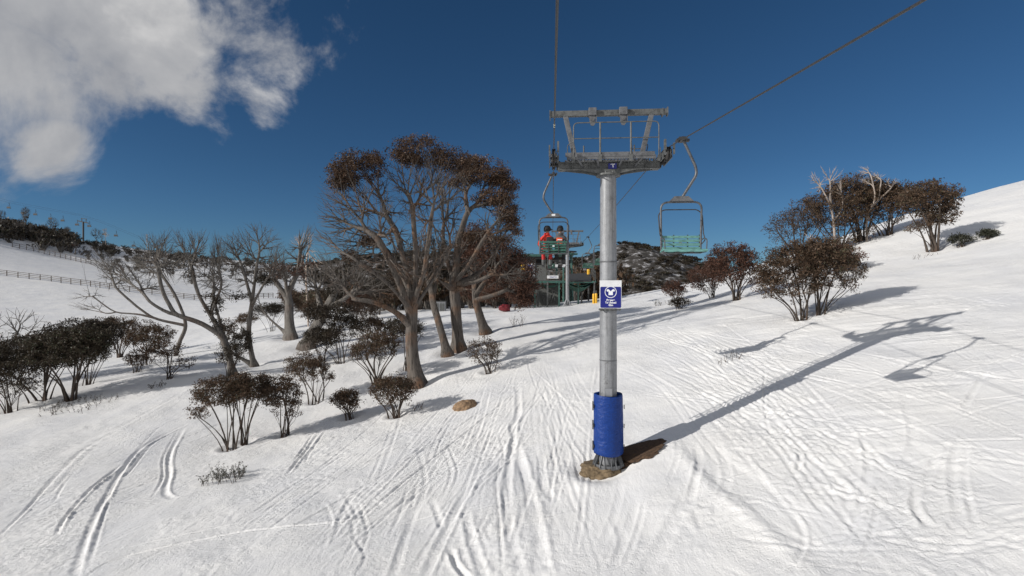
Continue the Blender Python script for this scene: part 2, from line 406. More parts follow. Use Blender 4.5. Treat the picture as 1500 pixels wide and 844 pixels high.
carve(gp([(1560,735),(1500,756),(1407,799),(1310,850)]), .30, .02, .5, 1, flat=True, seed=5)
rt = random.Random(11)
def run_marks(p, w, d, rim, seed, pair=.5):
    L = gp(p); sd = rt.choice((-1, 0, 1)); carve(L, w, d, rim, sd, seed=seed)
    if rt.random() < pair:
        o = rt.uniform(.16, .34); a, b_ = Vector(L[0]), Vector(L[-1]); n_v = Vector((-(b_-a).y, (b_-a).x)).normalized()*o
        carve([(x+n_v.x, y+n_v.y) for x, y in L], w*.9, d*rt.uniform(.5, 1), rim, sd, seed=seed+1)
for k in range(60):      # turns fanning down the bank from beside the tower
    x = rt.uniform(905, 1060); y = 465+rt.random()*110; L = rt.uniform(90, 420); s = rt.uniform(.08, .95)
    run_marks([(x, y), (x+L*.35, y+L*.35*s*rt.uniform(.5, 1)), (x+L*.7, y+L*.7*s*1.02), (x+L, y+L*s*1.1)], rt.uniform(.040, .07), rt.uniform(.007, .017), .8, k)
for k in range(120):      # cross-hatched turns further up the bank
    x = rt.uniform(1000, 1490); y = rt.uniform(475, 830); L = rt.uniform(50, 300); s = rt.uniform(-.35, .6)
    run_marks([(x, y), (x+L*.5, y+L*.5*s+rt.uniform(-14, 14)), (x+L, y+L*s)], rt.uniform(.038, .065), rt.uniform(.006, .015), .9, k+7, .35)
for k in range(120):      # runs converging on the top station
    x = rt.uniform(300, 900); y = rt.uniform(590, 860)
    tx = 790+rt.uniform(-60, 100); ty = rt.uniform(462, 530); f = rt.uniform(.35, .85)
    ex = x+(tx-x)*f; ey = y+(ty-y)*f; bx = rt.uniform(-16, 16)
    run_marks([(x, y), ((x+ex)/2+bx, (y+ey)/2+4), (ex, ey)], rt.uniform(.040, .07), rt.uniform(.006, .016), .9, k+3)
for k in range(60):      # light traverses at the lower left
    x = rt.uniform(-60, 600); y = rt.uniform(660, 850); L = rt.uniform(100, 420); s = -rt.uniform(.2, .6)
    run_marks([(x, y), (x+L*.5, y+L*.5*s-3), (x+L, y+L*s)], rt.uniform(.038, .06), rt.uniform(.006, .014), .9, k+5, .4)
for k in range(26):      # skidded arcs in front of the viewer
    x = rt.uniform(420, 1450); y = rt.uniform(700, 850); L = rt.uniform(50, 130); b_ = rt.choice((-1, 1))*rt.uniform(12, 40)
    run_marks([(x, y), (x+L*.2, y-L*.5), (x+L*.2+b_*.5, y-L)], rt.uniform(.05, .10), rt.uniform(.012, .022), .9, k+11, .2)
for k in range(16):      # faint traverses above the left shrubs
    x = rt.uniform(0, 330); y = rt.uniform(600, 690)
    L = rt.uniform(80, 250); carve(gp([(x, y), (x+L*.5, y-L*.14), (x+L, y-L*.36)]), rt.uniform(.03, .05), .018, .6, 0, seed=k)
# melted-out bowl round the tower foot
r_ = np.hypot(GX-TB.x+.10, (GY-TB.y)*1.0)
GH += -.24*np.exp(-(r_/.80)**4)+.035*np.exp(-((r_-1.25)/.35)**2)*(.7+.6*vnoise(GX/.5, GY/.5, 60))
# wells round the big trunks are added once the trees are known
WELLS = []
# ------------------------------------------------------------------ trees grown by reaching for points in their crown
def radii(P, par, tip, r0, root=0):
    n = len(P); cnt = np.zeros(n); 
    ch = [[] for _ in range(n)]
    for i in range(n):
        if par[i] >= 0: ch[par[i]].append(i)
    for i in range(n-1, -1, -1):
        cnt[i] = max(1, sum(cnt[c] for c in ch[i]))
    ex = math.log(max(r0/tip, 1.01))/math.log(max(cnt[root], 2))
    r = tip*cnt**ex
    for _ in range(8):
        q = r.copy()
        for i in range(1, n):
            if ch[i]: c = max(ch[i], key=lambda k: cnt[k]); q[i] = .5*r[i]+.25*(r[par[i]]+r[c])
        r = q
    return r, ch, cnt
def tubes(P, par, r, ch, cnt, rmin_sides=((.0, 3), (.03, 4), (.07, 6), (.16, 12)), flare=None, keep=None):
    V = []; F4 = []; nv = 0
    n = len(P); done = np.zeros(n, bool)
    main = [max(c, key=lambda k: cnt[k]) if c else -1 for c in ch]
    for i in range(n):
        if par[i] >= 0 and main[par[i]] == i: continue      # continues its parent's chain
        chain = [i]; 
        while main[chain[-1]] >= 0: chain.append(main[chain[-1]])
        pts = [P[k] for k in chain]; rr = [r[k] for k in chain]
        if par[i] >= 0:
            pts = [P[par[i]]]+pts; rr = [min(r[i]*1.15, r[par[i]])]+rr
        if len(pts) < 2: continue
        if keep is not None and not keep(pts): continue
        m = len(pts); pts = np.array(pts); rr = np.array(rr)
        rmax = rr.max(); k = 3
        for lim, kk in rmin_sides:
            if rmax >= lim: k = kk
        rr[-1] *= .4
        t = np.gradient(pts, axis=0); t /= (np.linalg.norm(t, axis=1, keepdims=True)+1e-9)
        x = np.cross(t[0], [.3, .9, .1]); x /= np.linalg.norm(x)+1e-9
        ang = np.arange(k)*2*np.pi/k; ca, sa = np.cos(ang), np.sin(ang)
        ring = np.empty((m, k, 3))
        for j in range(m):
            x = x-t[j]*x.dot(t[j]); x /= np.linalg.norm(x)+1e-9; y = np.cross(t[j], x)
            rad = rr[j]
            if flare is not None and k >= 12: rad = rad*flare(pts[j], ang)[:, None]
            ring[j] = pts[j]+(x[None]*ca[:, None]+y[None]*sa[:, None])*rad
        V.append(ring.reshape(-1, 3))
        a = np.arange(m-1)[:, None]*k+np.arange(k)[None]; b = np.arange(m-1)[:, None]*k+((np.arange(k)+1) % k)[None]
        F4.append(np.stack([a, b, b+k, a+k], -1).reshape(-1, 4)+nv); nv += m*k
    return np.vstack(V), np.vstack(F4)
def leaves(C, rng, n, spread, size, wid=.36, droop=.25, flat=.6):
    """n narrow leaves round every twig end in C"""
    c = np.repeat(C, n, axis=0); m = len(c)
    off = rng.normal(0, 1, (m, 3)); off /= (np.linalg.norm(off, axis=1, keepdims=True)+1e-9)
    off *= (rng.random((m, 1))**.5)*spread; off[:, 2] *= flat
    p = c+off
    d = rng.normal(0, 1, (m, 3)); d[:, 2] -= droop; d /= np.linalg.norm(d, axis=1, keepdims=True)+1e-9
    s = np.cross(d, rng.normal(0, 1, (m, 3))); s /= np.linalg.norm(s, axis=1, keepdims=True)+1e-9
    L = size*rng.uniform(.6, 1.25, (m, 1)); W = L*wid
    V = np.stack([p, p+d*L*.45+s*W*.5, p+d*L, p+d*L*.5-s*W*.5], 1).reshape(-1, 3)
    Fc = np.arange(m*4).reshape(-1, 4)
    tone = np.clip(rng.normal(.5, .22, m)+.25*np.repeat(rng.normal(0, .5, len(C)), n), 0, 1)
    return V, Fc, np.repeat(tone, 4)
def inside(P, E):
    """E: list of ellipsoids (cx,cy,cz,rx,ry,rz)"""
    m = np.zeros(len(P), bool)
    for e in E:
        m |= ((P[:, 0]-e[0])/e[3])**2+((P[:, 1]-e[1])/e[4])**2+((P[:, 2]-e[2])/e[5])**2 < 1
    return m
def fill(E, n, rng, shell=0.0):
    out = []; w = np.array([e[3]*e[5] for e in E]); w = w/w.sum()
    for e, q in zip(E, w):
        k = max(6, int(n*q)); d = rng.normal(0, 1, (k, 3)); d /= np.linalg.norm(d, axis=1, keepdims=True)
        rr = (shell**3+(1-shell**3)*rng.random((k, 1)))**(1/3)
        out.append(d*rr*np.array(e[3:6])+np.array(e[:3]))
    return np.vstack(out)

def make_tree(spec):
    """crown and limbs are given as they stand at the tree's own distance"""
    bx, by = spec['base']; g = ground(bx, by) if 'Y' not in spec else on(bx, spec['Y'])
    m = g.y/F; rng = np.random.default_rng(spec.get('seed', 1))
    def loc(q): return ((q[0]-bx)*m, (q[2] if len(q) > 2 else 0.0), (by-q[1])*m)
    dr = spec.get('depth', .8)
    def ell(e):
        dy = e[4] if len(e) > 4 else 0.0; x, _, z = loc((e[0], e[1])); rx = e[2]*m
        return (x, dy, z, rx, min(rx*1.0, spec.get('dmax', 9))*dr, e[3]*m)
    starts = []; allp = []; base_i = 0
    limbs = spec['limbs']
    # build skeleton: a limb starts at the nearest existing node of earlier limbs unless 'root'
    step = spec.get('step', .28)
    pos = []; par = []
    rgl = np.random.default_rng(spec.get('seed', 1)+50)
    for li, line in enumerate(limbs):
        pts = [np.array(loc(q)) for q in line]
        if li == 0 or (spec.get('multi') and line[0][1] >= by-8):
            pos.append(pts[0]-np.array([0, 0, .35])); par.append(0 if li else -1); prev = len(pos)-1
        else:
            d = [((p-pts[0])**2).sum() for p in pos]; prev = int(np.argmin(d))
        pts = [pos[prev]]+pts[1:]
        kp = spec.get('keep', .62)
        if li and kp < 1 and len(pts) > 2:
            Lc = np.concatenate([[0], np.cumsum([np.linalg.norm(pts[k+1]-pts[k]) for k in range(len(pts)-1)])]); cut_ = Lc[-1]*kp
            k = int(np.searchsorted(Lc, cut_)); f_ = (cut_-Lc[k-1])/(Lc[k]-Lc[k-1]); pts = pts[:k]+[pts[k-1]+(pts[k]-pts[k-1])*f_]
        if len(pts) > 2:
            Q = smooth_line(np.array(pts), 8)
        else: Q = np.array(pts)
        a = Q[0]
        for q in Q[1:]:
            L = np.linalg.norm(q-a)
            if L < step*.8 and not np.allclose(q, Q[-1]): continue
            k = max(1, int(round(L/step)))
            for j in range(1, k+1):
                pp = a+(q-a)*j/k+rgl.normal(0, step*.05, 3); pos.append(pp); par.append(prev); prev = len(pos)-1
            a = q
    if spec.get('auto'):
        cr = [ell(e) for e in spec['crown']]; xs0 = min(e[0]-e[3] for e in cr); xs1 = max(e[0]+e[3] for e in cr)
        top = max(e[2]+e[5] for e in cr)
        for q in range(spec['auto']):
            e = cr[q % len(cr)]; a_ = rgl.uniform(0, 6.28); rr_ = rgl.uniform(.25, .8)
            tx, ty, tz = e[0]+math.cos(a_)*e[3]*rr_, e[1]+math.sin(a_)*e[4]*rr_, e[2]-e[5]*rgl.uniform(.3, .9)
            tz = max(tz, top*.3); b0 = np.array([rgl.normal(0, .13)+(tx*.12), rgl.normal(0, .13)+ty*.12, 0.0])
            pos.append(b0-np.array([0, 0, .3])); par.append(0 if len(pos) > 1 else -1); prev = len(pos)-1
            tgt = np.array([tx, ty, tz]); mid = b0+(tgt-b0)*.5+np.array([-(tx)*.10, -(ty)*.10, top*.03])+rgl.normal(0, .05, 3)*top*.5
            for q2 in (b0, (b0*.5+mid*.5)+rgl.normal(0, .02, 3), mid, (tgt*.5+mid*.5)+rgl.normal(0, .03, 3), tgt):
                pos.append(np.array(q2)); par.append(prev); prev = len(pos)-1
    P0 = np.array(pos)
    att = fill([ell(e) for e in spec['crown']], spec.get('n', 700), rng, spec.get('shell', .25))
    if spec.get('auto'):
        E_ = [ell(e) for e in spec['crown']]
        ok = np.zeros(len(att), bool)
        for e in E_: ok |= (att[:, 2] > e[2]-.75*e[5])
        ok &= att[:, 2] > max(e[2]+e[5] for e in E_)*.22
        att = att[ok | (rng.random(len(att)) < .22)]
    if 'cut' in spec: att = att[att[:, 2] > (by-spec['cut'])*m]
    # grow from this skeleton
    P, pr = grow_from(P0, par, att, step, spec.get('kill', step*1.6), rng, spec.get('mom', .6), spec.get('up', .05), spec.get('jit', .13), spec.get('maxn', 6000), trunk_free=spec.get('free', 0)*m)
    r, ch, cnt = radii(P, pr, spec.get('tip', .012), spec['r0'])
    # ease the zig-zag
    for _ in range(2):
        Q = P.copy()
        for i in range(1, len(P)):
            if ch[i] and pr[i] > 0:
                c = max(ch[i], key=lambda k: cnt[k]); Q[i] = .5*P[i]+.25*(P[pr[i]]+P[c])
        P = Q
    root_tag = None; root = thing(spec['name'], spec['label'], spec.get('cat', 'tree'), g, 0, spec.get('group'))
    z0 = .5 if spec['r0'] > .12 else .15
    ph = rng.random(4)*6.28
    def flare(p, ang):
        h = max(p[2], 0)/max(spec['r0']*2.2, .1)
        return (1+.75*math.exp(-h*1.6))*(1+(.10+.16*math.exp(-h))*np.sin(ang*3+ph[0]+p[2]*.35)+.07*np.sin(ang*5+ph[1]-p[2]*.5))
    V, Fc = tubes(P, pr, r, ch, cnt, flare=flare)
    fast_mesh('trunk' if spec['r0'] > .1 else 'stems', V, Fc, 4, spec['bark'], root, smooth=True)
    tips = np.array([len(c) == 0 for c in ch]); small = cnt <= spec.get('leafcnt', 3)
    C = P[tips | (small & (rng.random(len(P)) < .5))]
    if spec.get('leaf'):
        E = [ell(e) for e in spec['leaf']]
        Cz = C[inside(C, E)]
        if spec.get('extra'):
            X = fill(E, spec['extra'], rng, .0)
            # keep only those close to a branch
            T = P[::2]; keep = np.array([((T-x)**2).sum(1).min() < spec.get('cling', .5)**2 for x in X]) if len(X) else []
            X = X[keep]; Cz = np.vstack([Cz, X]) if len(X) else Cz
        Cz = Cz[Cz[:, 2] > .1]
        fq = spec.get('gap_f', 2.0 if spec.get('auto') else 1.0); gt = spec.get('gap', -.10)
        from mathutils import noise as mn
        sd_ = spec.get('seed', 1)*3.7
        nz = np.array([mn.noise(Vector((p[0]*fq+sd_, p[1]*fq, p[2]*fq*1.5))) for p in Cz]) if len(Cz) else np.zeros(0)
        Cz = Cz[nz > gt]
        if spec.get('auto') and len(Cz):
            tz = max(e[2]+e[5] for e in E); lo = min(e[2]-e[5] for e in E)
            hgt = np.clip((Cz[:, 2]-lo)/(tz-lo+1e-6), 0, 1); Cz = Cz[rng.random(len(Cz)) < np.clip(.10+hgt*1.35, 0, 1)]
        if len(Cz):
            V, Fc, tn = leaves(Cz, rng, spec.get('nl', 14), spec.get('spread', .28), spec.get('lsize', .13))
            tn = np.clip(tn+(spec.get('seed', 1)*37 % 11-5)*.03, 0, 1)
            fast_mesh('crown', V, Fc, 4, spec.get('leafmat', M['leaf']), root, attr={'tone': tn})
    WELLS.append((g.x, g.y, max(spec['r0']*2.6, .3), spec['r0']))
    return root, (P, pr, r, ch, cnt)
def grow_from(P0, par0, att, step, kill, rng, mom, up, jit, maxn, trunk_free=0):
    """limbs fork again and again at narrow angles until every point of the crown has its own twig"""
    n0 = len(P0); P = [np.array(p) for p in P0]; par = list(par0)
    nk = np.zeros(n0, int)
    for q in par:
        if q >= 0: nk[q] += 1
    ends = [i for i in range(n0) if nk[i] == 0]
    dirs = []
    for i in ends:
        j = i
        for _ in range(3):
            if par[j] >= 0: j = par[j]
        d = P[i]-P[j]; dirs.append(d/(np.linalg.norm(d)+1e-9))
    E = np.array([P[i] for i in ends]); D = np.array(dirs)
    v = att[:, None]-E[None]; dist = np.linalg.norm(v, axis=2); cs = (v*D[None]).sum(-1)/(dist+1e-6)
    own = (dist*(1.9-cs)).argmin(1)
    # short side shoots leave the limbs below their ends
    def branch(i, d0, T, depth):
        while True:
            if len(T) == 0: return
            o = P[i]
            if len(T) <= 1 or depth > 26:
                run(i, d0, T.mean(0), 1.0); return
            c = T.mean(0); L = np.linalg.norm(c-o)
            f = rng.uniform(.16, .34) if depth else rng.uniform(.10, .2)
            if L < step*1.2:
                for k in range(min(len(T), 4)): run(i, d0, T[k], 1.0)
                return
            i, d0 = run(i, d0, o+(c-o)*f, .8)
            Q = T-P[i]; Qn = Q/(np.linalg.norm(Q, axis=1, keepdims=True)+1e-6); C = Qn-Qn.mean(0)
            try: w = np.linalg.svd(C, full_matrices=False)[2][0]
            except Exception: w = rng.normal(0, 1, 3)
            w = w+rng.normal(0, .35, 3)
            s = C@w; t = np.quantile(s, rng.uniform(.25, .75)) if len(T) > 3 else np.median(s)
            m = s <= t
            if m.all() or not m.any(): m = np.arange(len(T)) < len(T)//2
            branch(i, d0, T[m], depth+1); T = T[~m]; depth += 1
    def run(i, d0, tgt, mw):
        a = P[i].copy(); L = np.linalg.norm(tgt-a); k = max(1, int(round(L/step)))
        w = rng.normal(0, 1, 3); w /= np.linalg.norm(w)+1e-9; amp = L*jit*rng.uniform(.2, 1)
        b1 = a+d0*L*mom*.5; d = d0
        for j in range(1, k+1):
            t = j/k; q = (1-t)**2*a+2*t*(1-t)*b1+t*t*tgt + w*amp*math.sin(math.pi*t) + rng.normal(0, step*.05, 3)*(j < k)
            q[2] += up*L*math.sin(math.pi*t)*-.5
            P.append(q); par.append(i); d = q-P[i]; i = len(P)-1
        d = d/(np.linalg.norm(d)+1e-9)
        return i, (d+(tgt-a)/(L+1e-9)*.5)/np.linalg.norm(d+(tgt-a)/(L+1e-9)*.5)
    for e, i in enumerate(ends):
        T = att[own == e]
        if len(T): branch(i, dirs[e], T, 0)
    return np.array(P), np.array(par)
BK, BB, BP, BD = M['bark'], M['bark_bare'], M['bark_pale'], M['bark_dark']
G_BIG = 'tall snow gums beside the run'
TREES = [
 # the great snow gum
 dict(name='snow_gum_tree', label='huge spreading snow gum with thick furrowed trunk, nearest tall tree behind the low shrubs', base=(612,562), group=G_BIG,
  limbs=[[(612,562),(604,520,0),(603,490,0),(605,455,0),(606,425,.1)],
   [(604,470),(590,425,-.3),(572,375,-.9),(545,320,-1.5),(520,285,-1.8)],
   [(605,450),(594,400,.2),(578,340,.5),(565,290,.7),(552,262,.8)],
   [(606,425),(608,380,.2),(604,320,.3),(600,265,.2),(598,240,0)],
   [(606,440),(622,400,-.4),(633,340,-.9),(640,290,-1.2),(648,250,-1.4)],
   [(607,450),(630,410,.8),(650,370,1.5),(672,320,2.1),(690,285,2.4)],
   [(603,480),(580,455,-.5),(548,440,-1.0),(520,438,-1.3),(497,425,-1.5),(480,400,-1.6)],
   [(604,460),(575,415,-1.3),(540,385,-2.2),(505,360,-2.8),(480,335,-3)],
   [(604,455),(585,410,1.2),(555,365,2.3),(525,330,3),(498,300,3.2)]],
  crown=[(572,345,112,92),(622,268,72,62),(527,300,68,80),(495,360,45,60),(545,415,82,34)],
  leaf=[(524,247,42,24,-.5),(502,265,26,14),(552,236,24,14),(616,222,50,21),(662,236,36,20),(590,232,22,12),(530,352,20,10,1.5),(505,372,14,9,1),(668,262,20,9)],
  n=3400, shell=.1, step=.30, kill=.42, mom=.8, up=.07, jit=.21, maxn=8500, r0=.31, tip=.007, seed=3, nl=16, gap=-.14, extra=1400, cling=.6, spread=.30, lsize=.14, leafcnt=2, depth=.75, bark=BK, leafmat=M['leaf_rust'], free=100),
 dict(name='snow_gum_tree', label='pale streaked snow gum with thick ribbed trunk, directly right of the largest tree', base=(673,511), group=G_BIG,
  limbs=[[(673,511),(669,480,0),(667,445,0),(664,418,0),(668,395,0)],
   [(668,400),(672,350,-.2),(690,300,-.5),(700,265,-.7)],
   [(666,410),(650,370,.5),(645,320,.9),(650,280,1.1)],
   [(667,415),(690,385,-.8),(715,345,-1.6),(735,310,-2.0)],
   [(667,420),(700,400,.8),(725,370,1.6),(748,340,2.0)],
   [(665,422),(700,425,-1.0),(722,432,-1.6),(745,420,-2),(765,405,-2.2)],
   [(667,425),(645,410,-1.2),(632,385,-1.8),(628,360,-2.0)],
   [(668,420),(700,412,-.6),(730,398,-1.2),(750,378,-1.6)]],
  crown=[(700,310,62,85),(735,320,35,60),(672,260,50,40),(730,400,50,30)],
  leaf=[(704,250,42,22),(738,270,22,15),(722,290,34,10),(746,313,26,14),(757,335,18,11),(736,350,14,7),(690,345,18,10)],
  n=2300, shell=.1, step=.32, kill=.46, mom=.8, up=.06, jit=.21, maxn=7000, r0=.33, tip=.0075, seed=5, nl=16, gap=-.14, extra=1200, cling=.6, spread=.33, lsize=.155, leafcnt=2, depth=.8, bark=BK, leafmat=M['leaf_rust'], free=105),
 dict(name='snow_gum_tree', label='slanting grey snow gum trunk between the two thickest trunks', base=(657,519), group=G_BIG,
  limbs=[[(657,519),(648,495,.2),(640,470,.4),(632,445,.7),(628,420,1)], [(632,445),(618,410,1.5),(610,385,2)], [(630,430),(640,390,1.4),(646,360,1.8)]],
  crown=[(628,375,40,40)], leaf=[(628,365,35,25)],
  n=300, step=.3, kill=.5, mom=.7, r0=.22, tip=.010, seed=6, nl=9, spread=.3, lsize=.15, depth=.8, bark=BK, leafmat=M['leaf_dark'], free=95),
 dict(name='snow_gum_tree', label='leaning snow gum with short flared trunk and dense rusty crown beside the lift station', base=(711,487), group=G_BIG,
  limbs=[[(711,487),(703,465,0),(696,440,0),(695,420,0)], [(696,435),(715,405,0),(735,380,-.5),(752,365,-.8)], [(696,430),(690,390,.5),(695,355,.8)], [(697,440),(730,430,-.8),(765,415,-1.4)], [(696,425),(712,380,1),(722,350,1.4)]],
  crown=[(715,370,50,32),(745,395,42,32),(765,420,25,30),(700,350,35,25)], leaf=[(715,370,55,34),(745,395,48,36),(768,420,27,36),(700,352,38,26)],
  n=1200, shell=.2, step=.33, kill=.5, mom=.7, r0=.28, tip=.009, seed=7, nl=16, extra=500, spread=.42, lsize=.19, depth=.8, bark=BK, leafmat=M['leaf_red'], free=60),
 # mid-left grey, mostly bare gums
 dict(name='bare_snow_gum', label='pale forked snow gum with a small rusty crown, alone on open snow', base=(428,494), group='bare grey snow gums left of the run',
  limbs=[[(428,494),(424,470,0),(424,445,0),(420,425,0)], [(428,492),(410,480,0),(392,465,0),(378,452,.3)], [(423,440),(405,415,0),(392,395,0)], [(421,430),(432,400,.5),(440,375,.8)]],
  crown=[(420,385,42,32),(390,400,22,25),(375,440,12,14),(450,345,18,22)], leaf=[(437,392,35,16),(420,405,22,10)],
  n=380, step=.33, kill=.55, mom=.7, r0=.34, tip=.011, seed=8, nl=14, spread=.35, lsize=.19, depth=.8, bark=BB, leafmat=M['leaf_red'], free=50),
 dict(name='bare_snow_gum', label='thick snow gum trunk leaning right, half hidden by dark umbrella shrubs', base=(448,508), group='bare grey snow gums left of the run',
  limbs=[[(448,508),(458,488,0),(470,468,0),(478,452,0)], [(476,458),(490,430,0),(500,405,0)], [(474,462),(462,435,.5),(458,410,.8)], [(478,452),(505,440,-.5),(530,425,-1)]],
  crown=[(480,405,45,32),(525,410,40,25)], leaf=[(476,434,35,13),(515,375,22,15),(540,370,20,12)],
  n=520, step=.33, kill=.5, mom=.7, r0=.38, tip=.011, seed=9, nl=16, extra=120, spread=.4, lsize=.18, depth=.8, bark=BB, leafmat=M['leaf_dark'], free=45),
 dict(name='bare_snow_gum', label='upright nearly leafless snow gum with twin dark trunks and brushy crown', base=(374,536), group='bare grey snow gums left of the run',
  limbs=[[(374,536),(366,510,0),(364,480,0),(368,450,0),(372,420,0)], [(352,538,-.6),(343,515,-.4),(331,492,-.2),(318,470,0)], [(370,430),(376,390,0),(380,360,0)], [(368,440),(352,400,.5),(345,365,.8)], [(367,450),(395,410,-.5),(410,380,-.8)], [(318,470),(310,430,0),(322,390,.3)]],
  crown=[(375,370,48,48),(345,380,40,45),(410,390,22,40),(318,420,28,45)],
  n=1700, shell=.1, step=.28, kill=.38, mom=.75, r0=.175, tip=.0065, seed=10, depth=.8, bark=BB, free=60, leaf=[(340,500,18,14),(352,432,14,9),(388,410,12,8)], nl=24, extra=110, leafmat=M['leaf_dark'], lsize=.15, spread=.3),
 dict(name='bare_snow_gum', label='broad leafless snow gum whose limbs sweep left over the dark thicket', base=(343,548), group='bare grey snow gums left of the run',
  limbs=[[(343,548),(333,515,0),(325,490,0),(308,462,0)], [(325,490),(295,470,-.5),(262,458,-1),(240,440,-1.4),(215,415,-1.6),(190,395,-1.8)], [(310,466),(290,430,0),(280,390,0),(262,350,0)], [(308,462),(318,420,.5),(310,370,1)], [(262,458),(250,425,-.8),(240,385,-.6),(245,350,-.4)], [(308,462),(300,420,1.2),(285,380,1.8)]],
  crown=[(262,375,55,48),(225,395,45,35),(300,380,38,50),(190,395,45,25),(160,385,22,14)],
  n=2200, shell=.1, step=.28, kill=.36, mom=.75, r0=.18, tip=.0065, seed=11, depth=.75, bark=BB, free=70, leaf=[(300,446,26,18),(322,434,14,10),(328,474,16,16),(288,400,14,8)], nl=26, extra=170, leafmat=M['leaf_dark'], lsize=.15, spread=.3),
 dict(name='bare_snow_gum', label='crooked leafless snow gum with one long limb lying nearly level toward the fence', base=(256,521), group='bare grey snow gums left of the run',
  limbs=[[(256,521),(264,498,0),(272,482,0),(270,462,0)], [(271,478),(245,470,-.4),(215,460,-.8),(180,458,-1),(140,460,-1.2),(105,455,-1.4)], [(270,465),(255,430,0),(235,400,0),(215,370,.3)], [(225,463),(200,440,-.8),(175,415,-.9),(150,395,-1)], [(180,458),(160,440,-1.1),(135,420,-1.3)]],
  crown=[(228,375,40,40),(185,400,45,35),(140,375,22,16),(128,440,30,18)],
  n=1000, shell=.1, step=.3, kill=.45, mom=.8, r0=.15, tip=.0065, seed=12, depth=.7, bark=BB, free=30),
 dict(name='bare_snow_gum', label='leafless pale snow gum sapling with twisted top beside the great tree', base=(452,478), group='bare grey snow gums left of the run', Y=52,
  limbs=[[(452,478),(450,440,0),(448,400,0),(450,370,0)], [(449,400),(440,365,0),(430,348,0)]],
  crown=[(450,355,16,22),(432,350,12,8),(462,385,16,20)], n=200, step=.35, kill=.6, mom=.7, r0=.085, tip=.010, seed=14, depth=.8, bark=BP, free=50),
 dict(name='bare_shrub', label='leafless grey shrub at the very edge of the photo above the dark thicket', base=(-8,560), cat='shrub', 
  limbs=[[(-8,560),(2,535,0),(12,510,0),(25,490,0)], [(5,525),(-10,495,0),(-15,470,0)], [(12,510),(40,490,0),(58,470,0)]],
  crown=[(20,475,50,30),(-20,470,30,25)], n=170, step=.28, kill=.55, mom=.8, r0=.11, tip=.011, seed=15, depth=.6, bark=BB, free=30),
]
def shrub(label, base, stems, crown, leaf=None, group='low snow gum shrubs', **k):
    """many thin stems from one root under an umbrella of leaves"""
    d = dict(name='snow_gum_shrub', cat='shrub', label=label, base=base, group=group, multi=True, bark=BD, leafmat=M['leaf'],
             limbs=[[base, (base[0], base[1]-1.5)]], auto=9, crown=crown, leaf=leaf or [(c[0], c[1], c[2]*1.12, c[3]*1.15)+tuple(c[4:]) for c in crown],
             n=420, shell=.4, step=.16, kill=.2, mom=.7, up=.05, jit=.12, maxn=2600, r0=.055, tip=.0045, nl=15, spread=.17, lsize=.10, extra=120, cling=.35, leafcnt=1, depth=.85, free=20, keep=.75)
    d.update(k); d['n'] = int(d['n']*1.25); return d
G1 = 'umbrella shrubs at the edge of the run'; G2 = 'dark thicket shrubs in the hollow'; G3 = 'round shrubs on the bank'
